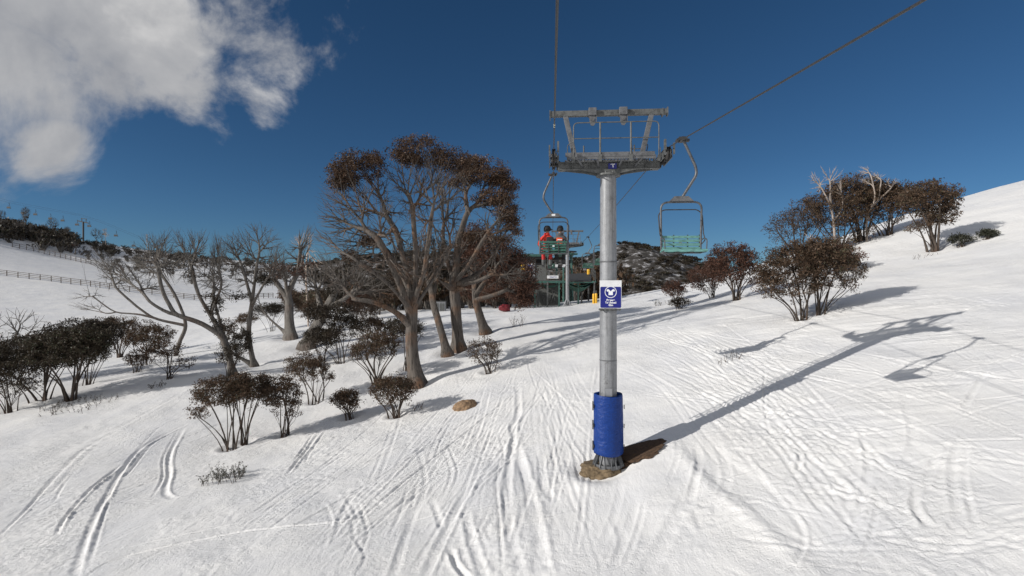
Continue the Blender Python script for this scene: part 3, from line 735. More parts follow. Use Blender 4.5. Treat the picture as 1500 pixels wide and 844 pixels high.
SH = [
 shrub('multi-stemmed shrub with one low side tuft, leftmost of the front three', (338,656), [[(330,630),(322,600)],[(318,640),(300,615),(288,600)],[(342,625),(345,595)],[(336,635),(335,600)]],
   [(320,575,36,22),(290,603,17,12),(345,570,30,20)], group=G1, seed=21, n=560, extra=380, maxn=3200),
 shrub('tallest multi-stemmed shrub, middle of the front three', (361,648), [[(363,620),(372,590)],[(352,625),(350,595)],[(370,625),(385,595)]], [(368,570,34,24)], group=G1, seed=22, n=480, extra=360),
 shrub('narrow twiggy shrub with thin crown, last of the front three', (414,637), [[(408,615),(402,590)],[(420,615),(432,590)],[(385,630),(380,600)]], [(412,578,28,26),(430,600,14,14)], group=G1, seed=23, n=420, extra=240),
 shrub('dense rounded shrub rising behind the front three shrubs', (462,588), [[(455,565),(442,545)],[(470,565),(476,545)]], [(448,540,32,24),(480,550,10,14)], group=G1, seed=24, n=430, extra=330),
 shrub('smallest dark shrub of the front row with bare twigs sticking up', (512,612), [[(505,598),(495,588)],[(520,600),(525,590)]], [(507,586,22,15)], group=G1, seed=25, n=240, extra=150, r0=.06),
 shrub('bushy shrub just in front of the great trunk', (581,608), [[(575,592),(560,580)],[(588,590),(600,575)],[(583,590),(582,570)]], [(577,572,34,23)], group=G1, seed=26, n=480, extra=330, r0=.07),
 shrub('umbrella-topped shrub standing left of the great trunk', (551,560), [[(545,535),(530,510)],[(558,535),(572,512)],[(552,530),(552,505)]], [(549,507,38,20),(525,520,14,12)], group=G1, seed=27, n=480, extra=360, r0=.09),
 shrub('tall loose shrub with layered dark crowns behind the umbrella-topped shrub', (501,532), [[(498,505),(488,470)],[(505,505),(515,475)],[(500,500),(500,460)]], [(483,458,34,17),(505,480,24,17),(470,495,26,14)], group=G1, seed=28, n=560, extra=420, step=.18, kill=.26, spread=.24, lsize=.14, leafmat=M['leaf_dark']),
 shrub('dark shrub below the half hidden leaning trunk', (470,528), [[(465,512),(458,498)],[(476,510),(484,495)]], [(468,495,26,14)], group=G1, seed=29, n=240, extra=220, step=.18, kill=.26, spread=.22, lsize=.14, leafmat=M['leaf_dark']),
 shrub('wide low shrub on snow behind, between leaning trunk and great trunk', (560,505), [[(550,490),(540,478)],[(570,490),(580,478)]], [(545,478,28,14),(580,485,20,12)], group=G1, seed=30, n=280, extra=220, step=.2, kill=.3, spread=.24, lsize=.15),
 shrub('drooping round shrub at the foot of the pale streaked trunk', (716,545), [[(705,525),(695,512)],[(715,520),(722,505)],[(702,540),(690,530)]], [(708,514,28,20),(722,528,14,12)], group=G1, seed=31, n=330, extra=210, r0=.05, nl=8),
 shrub('dark leafy clump hanging round the great trunk', (596,540), [[(592,515),(585,490)],[(600,510),(600,485)]], [(592,478,28,15),(612,488,12,10)], group=G1, seed=32, n=260, extra=240, leafmat=M['leaf_dark']),
 shrub('small dark shrub growing round the foot of the broad leafless gum', (335,552), [[(330,535),(322,520)],[(345,535),(352,520)]], [(335,520,20,14),(355,500,14,18)], group=G1, seed=33, n=240, extra=200, step=.18, kill=.26, spread=.2, lsize=.13, leafmat=M['leaf_dark']),
 # the dark thicket at the left
 shrub('dark thicket shrub with clean bare stems beneath, nearest the open snow', (104,586), [[(100,560),(85,530)],[(110,560),(125,535)],[(104,555),(104,520)]], [(92,512,52,30),(128,505,34,26)], group=G2, seed=41, leafmat=M['leaf_dark'], step=.19, kill=.27, n=620, extra=700, nl=22, gap=-.3, spread=.25, lsize=.14, r0=.11, maxn=3000),
 shrub('dark thicket shrub with splayed stems, second from the open snow', (64,586), [[(55,560),(42,540)],[(72,560),(82,535)]], [(50,522,54,30),(80,515,30,24)], group=G2, seed=42, leafmat=M['leaf_dark'], step=.19, kill=.27, n=520, extra=560, spread=.25, lsize=.14, r0=.1),
 shrub('low dark thicket shrub cut by the photo edge', (14,602), [[(8,580),(-5,560)],[(20,580),(30,565)]], [(12,552,44,34),(-15,540,35,34)], group=G2, seed=43, leafmat=M['leaf_dark'], step=.18, kill=.26, n=520, extra=560, spread=.24, lsize=.13),
 shrub('dark thicket shrub with a flat top, behind the bare-stemmed one', (128,562), [[(120,540),(105,505)],[(140,540),(155,500)]], [(115,492,48,24),(150,486,34,20)], group=G2, seed=44, leafmat=M['leaf_dark'], step=.2, kill=.3, n=460, extra=560, spread=.26, lsize=.15),
 shrub('brown shrub with open stems at the back of the thicket', (176,524), [[(170,505),(160,490)],[(182,505),(195,488)]], [(178,480,40,16),(150,477,26,13)], group=G2, seed=45, step=.22, kill=.32, n=380, extra=380, spread=.28, lsize=.16, r0=.1),
 shrub('brown shrub behind the level limb of the crooked gum', (215,535), [[(210,515),(200,500)],[(222,515),(235,500)]], [(218,492,34,16),(200,500,20,10)], group=G2, seed=46, step=.2, kill=.3, n=340, extra=300, spread=.25, lsize=.15),
 shrub('twiggy sparse shrub at the end of the thicket', (247,554), [[(240,530),(228,515)],[(255,530),(262,515)],[(265,545),(280,530)]], [(238,512,28,16),(268,532,20,12)], group=G2, seed=47, step=.19, kill=.27, n=360, extra=200, spread=.2, lsize=.13, nl=8),
 shrub('small low shrub in the shade beside the thicket', (200,545), [[(195,530)],[(208,532)]], [(200,525,15,11)], group=G2, seed=48, step=.2, kill=.3, n=110, extra=90, spread=.2, lsize=.13, r0=.05),
 shrub('dark thicket shrub behind all the others at the photo edge', (20,565), [[(15,540),(5,520)],[(30,540),(45,515)]], [(22,514,48,24),(70,505,30,18)], group=G2, seed=49, leafmat=M['leaf_dark'], step=.22, kill=.32, n=400, extra=480, spread=.28, lsize=.16),
 # the bank on the right
 shrub('big round two-clump shrub nearest the tower shadow', (1176,467), [[(1165,440),(1148,415)],[(1172,430),(1165,400)],[(1150,450),(1130,430)],[(1182,435),(1185,400)]], [(1155,400,48,40),(1130,420,26,24),(1180,375,40,26)], group=G3, seed=51, n=900, extra=700, maxn=4500, r0=.065, nl=15, spread=.2, lsize=.12, depth=.8),
 shrub('right-hand half of the big round shrub, brighter leaf tips', (1197,461), [[(1205,430),(1212,400)],[(1225,440),(1245,415)],[(1200,430),(1200,400)]], [(1215,395,40,38),(1243,400,22,28),(1210,370,40,24)], group=G3, seed=52, n=800, extra=560, maxn=4200, r0=.065, nl=14, spread=.2, lsize=.12, depth=.8),
 shrub('rusty shrub with many fine stems, below the empty chair', (1078,439), [[(1070,415),(1060,395)],[(1088,415),(1098,395)],[(1080,410),(1078,390)]], [(1072,385,38,28),(1095,400,20,20)], group=G3, seed=53, step=.2, kill=.28, n=640, extra=520, spread=.26, lsize=.15, leafmat=M['leaf_red'], r0=.10, maxn=3400),
 shrub('low rusty shrub left of the one below the empty chair', (1043,437), [[(1035,420),(1025,408)],[(1050,420),(1055,405)]], [(1035,408,30,20),(1050,395,20,18)], group=G3, seed=54, step=.2, kill=.28, n=440, extra=380, spread=.26, lsize=.15, leafmat=M['leaf_red']),
 shrub('small red-brown shrub on the crest, closest to the tower pole', (990,440), [[(985,428)],[(996,428)]], [(988,424,18,12)], group=G3, seed=55, step=.2, kill=.3, n=180, extra=170, spread=.24, lsize=.15, leafmat=M['leaf_red'], r0=.06),
 shrub('tiny dark shrub just downhill of the red-brown one', (996,453), [[(990,445)],[(1003,446)]], [(996,443,15,8)], group=G3, seed=56, step=.18, kill=.3, n=120, extra=100, spread=.2, lsize=.13, leafmat=M['leaf_dark'], r0=.05),
 shrub('lone round-headed small tree high on the bank with open stems', (1370,366), [[(1368,345),(1360,320)],[(1355,358),(1335,350),(1325,340)],[(1378,340),(1385,315)],[(1372,335),(1372,310)],[(1388,345),(1398,320)]],
   [(1362,290,40,26),(1378,312,28,20),(1345,330,25,12)], group=G3, seed=57, step=.22, kill=.3, n=900, extra=560, spread=.27, lsize=.16, r0=.15, maxn=4500, leaf=[(1362,290,44,30),(1345,332,22,10),(1380,315,25,14)]),
 shrub('dark green low bush in the shade uphill of the lone round-headed tree', (1408,360), [[(1402,352)],[(1414,352)]], [(1408,351,14,8)], group=G3, seed=58, step=.2, kill=.3, n=110, extra=100, spread=.22, lsize=.15, leafmat=M['leaf_green'], r0=.05),
 shrub('smallest green bush highest on the bank', (1446,349), [[(1441,343)],[(1451,343)]], [(1446,343,13,6)], group=G3, seed=59, step=.2, kill=.3, n=90, extra=80, spread=.2, lsize=.15, leafmat=M['leaf_green'], r0=.05),
 # clump on the crest of the bank
 shrub('grey-brown feathery shrub at the left end of the crest clump', (1170,395), [[(1160,370),(1150,345)],[(1180,365),(1185,335)]], [(1155,338,34,30),(1185,318,34,28)], group=G3, Y=44, seed=61, step=.26, kill=.36, n=560, extra=300, spread=.3, lsize=.17, r0=.13, nl=8),
 shrub('brown shrub filling the middle of the crest clump', (1232,372), [[(1225,345),(1215,320)],[(1240,345),(1250,320)]], [(1222,312,46,34),(1245,340,40,28)], group=G3, Y=43, seed=62, step=.25, kill=.36, n=620, extra=600, spread=.32, lsize=.18, r0=.13, leafmat=M['leaf']),
 shrub('dark domed small tree at the top of the crest clump', (1262,366), [[(1255,335),(1245,305)],[(1268,335),(1280,305)]], [(1255,290,40,24),(1235,302,30,22),(1285,302,34,28)], group=G3, Y=44, seed=63, step=.26, kill=.36, n=620, extra=640, spread=.34, lsize=.19, r0=.15, leafmat=M['leaf']),
 shrub('brown shrub right of the domed tree in the crest clump', (1300,355), [[(1292,335),(1285,315)],[(1308,335),(1318,312)]], [(1295,312,38,30),(1320,298,20,20)], group=G3, Y=43, seed=64, step=.25, kill=.36, n=520, extra=460, spread=.32, lsize=.18, r0=.12),
 shrub('low reddish shrub on the snow under the crest clump', (1225,385), [[(1215,370)],[(1238,368)]], [(1225,358,36,15)], group=G3, Y=36, seed=65, step=.22, kill=.32, n=330, extra=330, spread=.28, lsize=.16, leafmat=M['leaf_red']),
]
DEADT = [
 dict(name='dead_tree', label='tallest bleached dead tree rising from the crest clump, with forked white arms', base=(1222,372), Y=42, group='bleached dead trees on the bank',
  limbs=[[(1222,372),(1222,335,0),(1218,300,0),(1214,285,0)], [(1218,300),(1205,275,0),(1196,255,0)], [(1217,295),(1216,265,0),(1222,245,0)], [(1222,320),(1235,300,0),(1230,260,0)]],
  crown=[(1198,260,18,22),(1224,258,15,22),(1212,280,22,14)], n=170, step=.3, kill=.5, mom=.8, r0=.085, tip=.011, seed=71, depth=.6, bark=M['bark_grey'], free=70),
 dict(name='dead_tree', label='bleached dead tree with a long arm reaching right, behind the domed small tree', base=(1270,362), Y=43, group='bleached dead trees on the bank',
  limbs=[[(1270,362),(1270,325,0),(1272,305,-.8),(1268,285,-1)], [(1271,310),(1290,290,-1),(1305,272,-1.2)], [(1268,285),(1262,262,-1),(1266,252,-1)], [(1270,295),(1280,270,-1),(1290,262,-1)]],
  crown=[(1265,264,14,17),(1288,270,20,15),(1308,276,16,9)], n=170, step=.3, kill=.5, mom=.8, r0=.085, tip=.011, seed=72, depth=.6, bark=M['bark_grey'], free=60),
 dict(name='dead_tree', label='low bleached branches sprawling left below the crest clump', base=(1200,378), Y=33, group='bleached dead trees on the bank',
  limbs=[[(1200,372),(1190,352,0),(1175,345,0),(1155,345,0)], [(1190,352),(1175,330,0),(1160,318,0)], [(1185,350),(1160,360,0),(1140,365,0)], [(1195,360),(1200,330,0),(1190,305,0)]],
  crown=[(1160,335,34,26),(1185,320,22,22),(1140,360,18,10)], n=260, step=.25, kill=.38, mom=.8, r0=.10, tip=.012, seed=73, depth=.6, bark=BP, free=15),
]
ALL = TREES+SH+DEADT
import time as _t
_t0 = _t.time()
GROWN = []
for s_ in ALL:
    GROWN.append(make_tree(s_))
print('trees', len(ALL), round(_t.time()-_t0, 1), 's')

# little dry plants poking through the snow
def twigs(label, px, py, w, h, n, seed, mat=M['bark_dark'], leaf=None):
    g = ground(px, py); m = g.y/F; r = random.Random(seed); mb = MB()
    lv = []
    for i in range(n):
        x = r.uniform(-w, w)*m; y = r.uniform(-.4, .4)*w*m*2; b = Vector((x, y, hs(g.x+x, g.y+y)-g.z-.03))
        d = Vector((r.uniform(-.6, .6), r.uniform(-.5, .5), 1)).normalized()*h*m*r.uniform(.5, 1.1)
        mid = b+d*.5+Vector((r.uniform(-.1, .1), r.uniform(-.1, .1), 0))*h*m
        mb.tube([b, mid, b+d], [.012, .008, .003], 4)
        if r.random() < .6: mb.tube([mid, mid+Vector((r.uniform(-.5, .5), r.uniform(-.5, .5), .5))*h*m*.5], [.006, .003], 3)
        lv += [tuple(mid), tuple(b+d*.8), tuple(b+d)]
    o = thing('dry_plant', label, 'plant', g, 0, 'dry plants poking through the snow'); mb.build('stems', mat, o)
    rng = np.random.default_rng(seed)
    if leaf:
        V, Fc, tn = leaves(np.array(lv), rng, 4, .05, .07); fast_mesh('foliage', V, Fc, 4, leaf, o, attr={'tone': tn})
twigs('dry frosted plant alone on the open snow below the front shrubs', 330, 702, 26, 20, 60, 1, M['bark_bare'], M['leaf_green'])
twigs('sparse dry twigs by the shadow of the riders, middle of the bank', 1066, 527, 16, 14, 12, 2)
twigs('thin twigs beside the bushy shrub in front of the great trunk', 612, 598, 10, 12, 10, 3, M['bark_dark'])
twigs('low leafy tuft in the shade in front of the thicket', 232, 566, 10, 8, 14, 4, M['bark_dark'], M['leaf_dark'])
twigs('dark sprig alone left of the safety nets', 757, 478, 10, 20, 12, 5, M['bark_dark'], M['leaf_dark'])
twigs('grey low plants trailing along the thicket edge', 110, 596, 45, 10, 60, 6, M['bark_dark'], M['leaf_dark'])
twigs('short straw-coloured twigs downhill of the lone round-headed tree', 1352, 376, 16, 7, 12, 7)
twigs('short pale twigs beside the tiny dark shrub on the crest', 968, 447, 9, 9, 14, 8, M['bark_bare'], M['leaf_green'])

# snow hollows round the trunks, then the ground sheet itself
LIT = np.zeros_like(GH)
for (x, y, w, r0) in WELLS:
    i0, i1 = np.searchsorted(gx, [x-4, x+4]); j0, j1 = np.searchsorted(gy, [y-4, y+4])
    d = np.hypot(GX[j0:j1, i0:i1]-x, GY[j0:j1, i0:i1]-y)
    GH[j0:j1, i0:i1] += -min(.22, .10+w*.12)*np.exp(-(d/(w*1.1))**2)+.04*np.exp(-((d-w*1.9)/(w*.6))**2)
    LIT[j0:j1, i0:i1] += np.exp(-(d/(1.1+w))**2)
fm = np.arange(len(gy)-1)[:, None]*len(gx)+np.arange(len(gx)-1)[None]
fm = np.stack([fm, fm+1, fm+1+len(gx), fm+len(gx)], -1).reshape(-1, 4)

def snow_material():
    m, nt, b = new_mat('snow'); L = nt.links
    tc = N(nt, 'ShaderNodeTexCoord')
    big = N(nt, 'ShaderNodeTexNoise', i_Scale=.35, i_Detail=5.0, i_Roughness=.6); L.new(tc.outputs['Object'], big.inputs['Vector'])
    base = ramp(nt, big.outputs['Fac'], [(.3, (.755,.76,.775)), (.55, (.835,.832,.825)), (.8, (.875,.865,.85))])
    att = N(nt, 'ShaderNodeAttribute', attribute_name='litter')
    sp = N(nt, 'ShaderNodeTexNoise', i_Scale=14.0, i_Detail=5.0, i_Roughness=.75); L.new(tc.outputs['Object'], sp.inputs['Vector'])
    spr = ramp(nt, sp.outputs['Fac'], [(.56, (0,0,0)), (.70, (1,1,1))])
    mu = N(nt, 'ShaderNodeMath', operation='MULTIPLY'); L.new(att.outputs['Fac'], mu.inputs[0]); L.new(spr.outputs['Color'], mu.inputs[1])
    mu2 = N(nt, 'ShaderNodeMath', operation='MULTIPLY', use_clamp=True); L.new(mu.outputs[0], mu2.inputs[0]); mu2.inputs[1].default_value = .75
    mx = N(nt, 'ShaderNodeMix', data_type='RGBA'); L.new(mu2.outputs[0], mx.inputs['Factor']); L.new(base.outputs['Color'], mx.inputs['A']); mx.inputs['B'].default_value = (.16,.11,.075,1)
    L.new(mx.outputs['Result'], b.inputs['Base Color']); b.inputs['Roughness'].default_value = .55; b.inputs['Specular IOR Level'].default_value = .25
    # grain: fine crumbs, patchy scuffs and wind lines
    f1 = N(nt, 'ShaderNodeTexNoise', i_Scale=22.0, i_Detail=6.0, i_Roughness=.7); L.new(tc.outputs['Object'], f1.inputs['Vector'])
    mp = N(nt, 'ShaderNodeMapping'); mp.inputs['Rotation'].default_value = (0, 0, R(-28)); mp.inputs['Scale'].default_value = (3.8, .9, 1); L.new(tc.outputs['Object'], mp.inputs['Vector'])
    f2 = N(nt, 'ShaderNodeTexNoise', i_Scale=1.6, i_Detail=5.0, i_Roughness=.65, i_Distortion=.4); L.new(mp.outputs['Vector'], f2.inputs['Vector'])
    f3 = N(nt, 'ShaderNodeTexNoise', i_Scale=5.0, i_Detail=6.0, i_Roughness=.75, i_Distortion=.8); L.new(tc.outputs['Object'], f3.inputs['Vector'])
    msk = N(nt, 'ShaderNodeTexNoise', i_Scale=.5, i_Detail=3.0); L.new(tc.outputs['Object'], msk.inputs['Vector'])
    mk = ramp(nt, msk.outputs['Fac'], [(.40, (.06,.06,.06)), (.60, (1,1,1))])
    a1 = N(nt, 'ShaderNodeMath', operation='MULTIPLY'); L.new(f3.outputs['Fac'], a1.inputs[0]); L.new(mk.outputs['Color'], a1.inputs[1])
    s1 = N(nt, 'ShaderNodeMath', operation='MULTIPLY_ADD'); L.new(f1.outputs['Fac'], s1.inputs[0]); s1.inputs[1].default_value = .32; L.new(a1.outputs[0], s1.inputs[2])
    s2 = N(nt, 'ShaderNodeMath', operation='MULTIPLY_ADD'); L.new(f2.outputs['Fac'], s2.inputs[0]); s2.inputs[1].default_value = .36; L.new(s1.outputs[0], s2.inputs[2])
    bp = N(nt, 'ShaderNodeBump', i_Strength=.62, i_Distance=.10); L.new(s2.outputs[0], bp.inputs['Height']); L.new(bp.outputs['Normal'], b.inputs['Normal'])
    return m
M['snow'] = snow_material()
snow = fast_mesh('snow_ground', np.stack([GX, GY, GH], -1).reshape(-1, 3), fm, 4, M['snow'], smooth=True, attr={'litter': np.clip(LIT, 0, 1).ravel()})
tag(snow, kind='structure')
# ------------------------------------------------------------------ the lift
LD = Vector((59/F, 1, 0)).normalized()            # the way the line runs
LX = Vector((LD.y, -LD.x, 0))                     # across it, to the right
YAW = -math.atan2(59/F, 1)
m1 = 15.5/F
HW = 1.58                                         # half the rope gauge
T1 = Vector((2.80, 15.5, 0)); T1.z = hs(T1.x, T1.y)
ZR = 9.08; SL2 = .022
def rope_at(s, side):
    """point on the rope; s metres along the line from tower one"""
    if s <= 0:
        L = 60.0; z = ZR+.135*s; z -= .00006*(-s)*(L+s) if s > -L else 0
    else: z = ZR+SL2*s-.0005*s*(43-s)*.5
    p = T1+LX*HW*side+LD*s; return Vector((p.x, p.y, z))

def sheave_train(root, side, zr, n=4, tilt=.0):
    tr = thing_part('sheave_assembly', root); tr.location = (side*HW, 0, zr)
    wh = []
    for k in range(n):
        y = (k-(n-1)/2)*.42; z = -.20+(.07 if y < 0 else .0)*y
        sh = MB().lathe([(.0, -.05), (.17, -.05), (.185, -.035), (.15, 0), (.185, .035), (.17, .05), (.0, .05)], 20, (0, y, z), 'x').build('sheave_wheel', M['sheave'], tr, True)
        hb = MB().cyl((-side*.0, y, z), (1,0,0), .045, .17, 10).build('hub', M['galv'], tr)
        hb.name = 'hub'
    b = MB()
    for pr in range(n//2):
        ya = (pr*2-(n-1)/2)*.42; yb = ya+.42
        b.bar((-side*.085, ya-.05, -.2), (-side*.085, yb+.05, -.2), .02, .13); b.bar((side*.085, ya-.05, -.2), (side*.085, yb+.05, -.2), .02, .13)
        b.box((0, (ya+yb)/2, -.27), (.2, .08, .1))
    b.bar((-side*.12, -.55, -.30), (-side*.12, .55, -.30), .035, .14); b.bar((side*.12, -.55, -.30), (side*.12, .55, -.30), .025, .1)
    b.bar((-side*.12, 0, -.30), (-side*.30, 0, -.42), .12, .1)
    for k in (-.25, .6): b.bar((-side*.14, k, -.28), (-side*.14, k, .03), .02)
    b.box((-side*.12, -.8, -.05), (.05, .12, .28)); b.box((side*.12, -.8, -.16), (.04, .1, .3)); b.box((-side*.12, .8, -.05), (.05, .12, .28))
    b.build('beam', M['galv_dark'], tr)
    return tr
def thing_part(name, parent):
    o = bpy.data.objects.new(name, None); o.empty_display_size = .1; COL.objects.link(o); o.parent = parent; return o

def tower(label, base, zc, r, sign=True):
    """pole with crosshead; zc: height of the head of the pole above base"""
    t = thing('lift_tower', label, 'lift tower', base, YAW, 'towers of this chairlift')
    # pole, very slightly tapered, with a seam plate
    MB().lathe([(r*1.06, .0), (r*1.04, .5), (r, zc*.5), (r*.94, zc-.02), (.0, zc-.02)], 48).build('pole', M['pole'], t, True)
    wl = MB()
    for q in (.36, .70): wl.lathe([(r*1.0, zc*q-.02), (r*1.035, zc*q-.012), (r*1.035, zc*q+.012), (r*.99, zc*q+.02)], 40)
    wl.build('weld_band', M['galv_mid'], t, True)
    ld = MB()
    for x in (-.15, .15): ld.bar((x, r+.20, 2.3), (x, r+.20, zc+.1), .03, .03)
    for q in range(int((zc-2.4)/.3)): ld.tube([(-.15, r+.20, 2.4+q*.3), (.15, r+.20, 2.4+q*.3)], .012, 6)
    for q in (2.6, 4.4, 6.2, zc-.4):
        if q < zc: ld.bar((-.12, r*.8, q), (-.12, r+.2, q), .03, .03); ld.bar((.12, r*.8, q), (.12, r+.2, q), .03, .03)
    ld.build('ladder', M['galv_mid'], t)
    h = MB(); h.lathe([(0, zc-.03), (r*1.45, zc-.03), (r*1.45, zc+.02), (0, zc+.02)], 24)
    h.prism([(-r*1.5, zc+.02), (r*1.5, zc+.02), (1.25, zc+.13), (1.25, zc+.17), (-1.25, zc+.17), (-1.25, zc+.13)], -.012, .012)
    h.prism([(-r*1.2, zc+.02), (r*1.2, zc+.02), (.85, zc+.14), (-.85, zc+.14)], -.2, -.18); h.prism([(-r*1.2, zc+.02), (r*1.2, zc+.02), (.85, zc+.14), (-.85, zc+.14)], .18, .2)
    for k in range(10):
        a = k*.628; h.cyl((math.cos(a)*r*1.28, math.sin(a)*r*1.28, zc+.03), (0,0,1), .022, .08, 6)
    h.build('head_gusset', M['galv_dark'], t)
    zb = zc+.26
    b = MB(); b.box((0, 0, zb), (2.90, .28, .22), bev=.015); b.box((0, -.15, zb+.10), (2.86, .05, .02)); b.box((0, -.15, zb-.10), (2.86, .05, .02))
    for x in (-1.05, -.55, .55, 1.05): b.box((x, -.16, zb), (.02, .06, .18))
    b.build('crossarm', M['galv_dark'], t)
    p = MB(); 
    for y in (-.42, .42): p.box((.04, y, zb+.17), (2.5, .05, .10))
    for k in range(26): p.box((-1.16+k*.096, 0, zb+.205), (.03, .84, .02))
    p.box((0, -.45, zb+.25), (2.5, .012, .12)); p.box((0, .45, zb+.25), (2.5, .012, .12))
    for x in (-.9, -.35, .35, .9):
        p.bar((x, -.42, zb+.14), (x*.8, -.12, zb-.06), .05, .03); p.bar((x, .42, zb+.14), (x*.8, .12, zb-.06), .05, .03)
    p.build('work_platform', M['galv_mid'], t)
    for s in (-1, 1):
        sheave_train(t, s, ZR-base[2])
        st = MB(); st.bar((s*1.25, 0, zb-.02), (s*1.50, 0, zb+.0), .16, .14); st.cyl((s*1.42, 0, zb+.05), (1,0,0), .05, .24, 12); st.box((s*1.36, .0, zb+.11), (.18, .2, .05)); st.build('crossarm_end', M['dark_steel'], t)
    # handrail of bent tube
    z0 = zb+.12; z1 = zb+1.15; zm = zb+.70
    for y, x0, x1 in ((-.46, -1.02, 1.36), (.46, -1.1, 1.1)):
        r_ = MB(); r_.tube(arc([(x0, y, z0), (x0, y, z1), (x1, y, z1), (x1, y, z0)], .14), .017, 8); r_.tube([(x0, y, zm), (x1, y, zm)], .015, 8)
        for x in (x0+(x1-x0)*.315, x0+(x1-x0)*.675): r_.tube([(x, y, z0-.05), (x, y, z1)], .026, 8); r_.box((x, y-.01, z0+.02), (.09, .05, .20))
        for x in (x0, x1): r_.box((x, y, z0), (.07, .05, .16))
        if y > 0: r_ = MB(); [r_.tube([(x, y, z0), (x, y, z0+.62)], .022, 8) for x in (-.68, .74, .82)]; r_.tube([(.74, y, z0+.5), (1.05, y, z0+.5)], .015, 6); r_.tube([(.32, y, z0), (.32, y, z0+.28)], .018, 6)
        r_.build('handrail', M['galv_dark'], t, True)
    hp = MB(); hp.tube(arc([(-1.05, 0, z0), (-1.18, -.1, z0+.1), (-1.18, -.1, z0+.5), (-1.02, -.3, z0+.55)], .08), .014, 6); hp.tube(arc([(1.05, .2, z0), (1.16, .1, z0+.5), (1.1, 0, z0+.52)], .08), .014, 6); hp.build('hoop_rail', M['galv_dark'], t, True)
    # lifting frame
    zt = zb+1.56
    for s in (-1, 1):
        MB().bar((s*.92, .02, zb+.12), (s*1.24, .02, zt-.06), .14, .12, up=(0,1,0), bev=.01).build('frame_leg', M['galv_mid'], t)
    f = MB(); f.box((0, .02, zt), (3.38, .14, .16), bev=.01); f.box((-1.69, .02, zt-.03), (.03, .18, .26)); f.box((1.69, .02, zt), (.03, .18, .24)); f.box((1.55, .02, zt-.02), (.03, .18, .22))
    f.build('lifting_beam', M['galv_dark'], t)
    for x in (-.46, .42):
        q = MB(); q.box((x, -.03, zt+.01), (.23, .28, .22), bev=.015); q.prism([(x-.09, zt-.1), (x+.09, zt-.1), (x+.075, zt-.34), (x+.03, zt-.40), (x-.05, zt-.38), (x-.085, zt-.28)], -.12, -.09)
        q.cyl((x, -.13, zt-.22), (0,1,0), .05, .05, 12); q.box((x+.11, -.08, zt-.2), (.02, .12, .2)); q.build('lifting_hook', M['galv_mid'], t)
    if sign:
        bd = MB().box((.10, -.20, zb-.03), (.24, .02, .16), bev=.006).build('badge', M['sign_blue'], t)
        MB().box((.11, -.212, zb+.02), (.13, .004, .022)).box((.115, -.212, zb-.03), (.03, .004, .09)).build('badge_mark', M['white_paint'], bd)
    return t
zc = (680-258)*m1
TOWER = tower('galvanised lift tower with blue padded foot and blue unload sign, standing nearest', T1, zc, .245)
# foot of the nearest tower: flange, stiffeners, padding, boxes, sign
t = TOWER
ft = MB(); ft.lathe([(0, -.14), (.40, -.14), (.40, -.09), (.25, -.09)], 32)
for k in range(8):
    a = k*math.pi/4+.3; c, s = math.cos(a), math.sin(a)
    for q in (-.035, .035):
        ft.bar((c*.25-s*q, s*.25+c*q, .34), (c*.43-s*q*2.2, s*.43+c*q*2.2, -.10), .016, .07)
    ft.cyl((math.cos(a+.39)*.34, math.sin(a+.39)*.34, -.06), (0,0,1), .028, .10, 6)
ft.lathe([(.415, -.10), (.425, -.07), (.425, -.03), (.415, -.02), (.40, -.03)], 32)
ft.v = [(x, y, z+.07) for x, y, z in ft.v]; ft.build('base_flange', M['galv_mid'], t)
pole_low = MB().lathe([(.262, -.3), (.262, .02)], 40).build('pole_foot', M['galv_dark'], t, True)
pb = bmesh.new(); nn, hh = 72, 40; V = []; Fc = []
pr_ = random.Random(4)
for j in range(hh+1):
    z = .33+1.70*j/hh
    for k in range(nn):
        a = 2*math.pi*k/nn; rr = .435-.018*(j/hh)
        crease = 0
        for (ac, zc_, w_) in ((-1.05, 1.75, .5), (-.95, 1.35, .6), (-1.0, 1.0, .7), (-.9, .62, .5), (-1.9, 1.2, .5), (-2.2, .7, .4)):
            da = (a-(ac % 6.283)+math.pi) % (2*math.pi)-math.pi
            dz = z-zc_-abs(da)*.30; crease -= .016*math.exp(-(dz/.035)**2)*math.exp(-(da/w_)**2)*(1 if abs(da) < 1 else 0)
        rr += crease+.006*math.sin(a*3+z*2)+(-.012 if j in (0, hh) else 0)
        V.append((rr*math.cos(a), rr*math.sin(a), z+.02*math.sin(a*2+1)*(1 if j in (0, hh) else 0)))
for j in range(hh):
    for k in range(nn): Fc.append((j*nn+k, j*nn+(k+1) % nn, (j+1)*nn+(k+1) % nn, (j+1)*nn+k))
mb = MB().add(V, Fc)
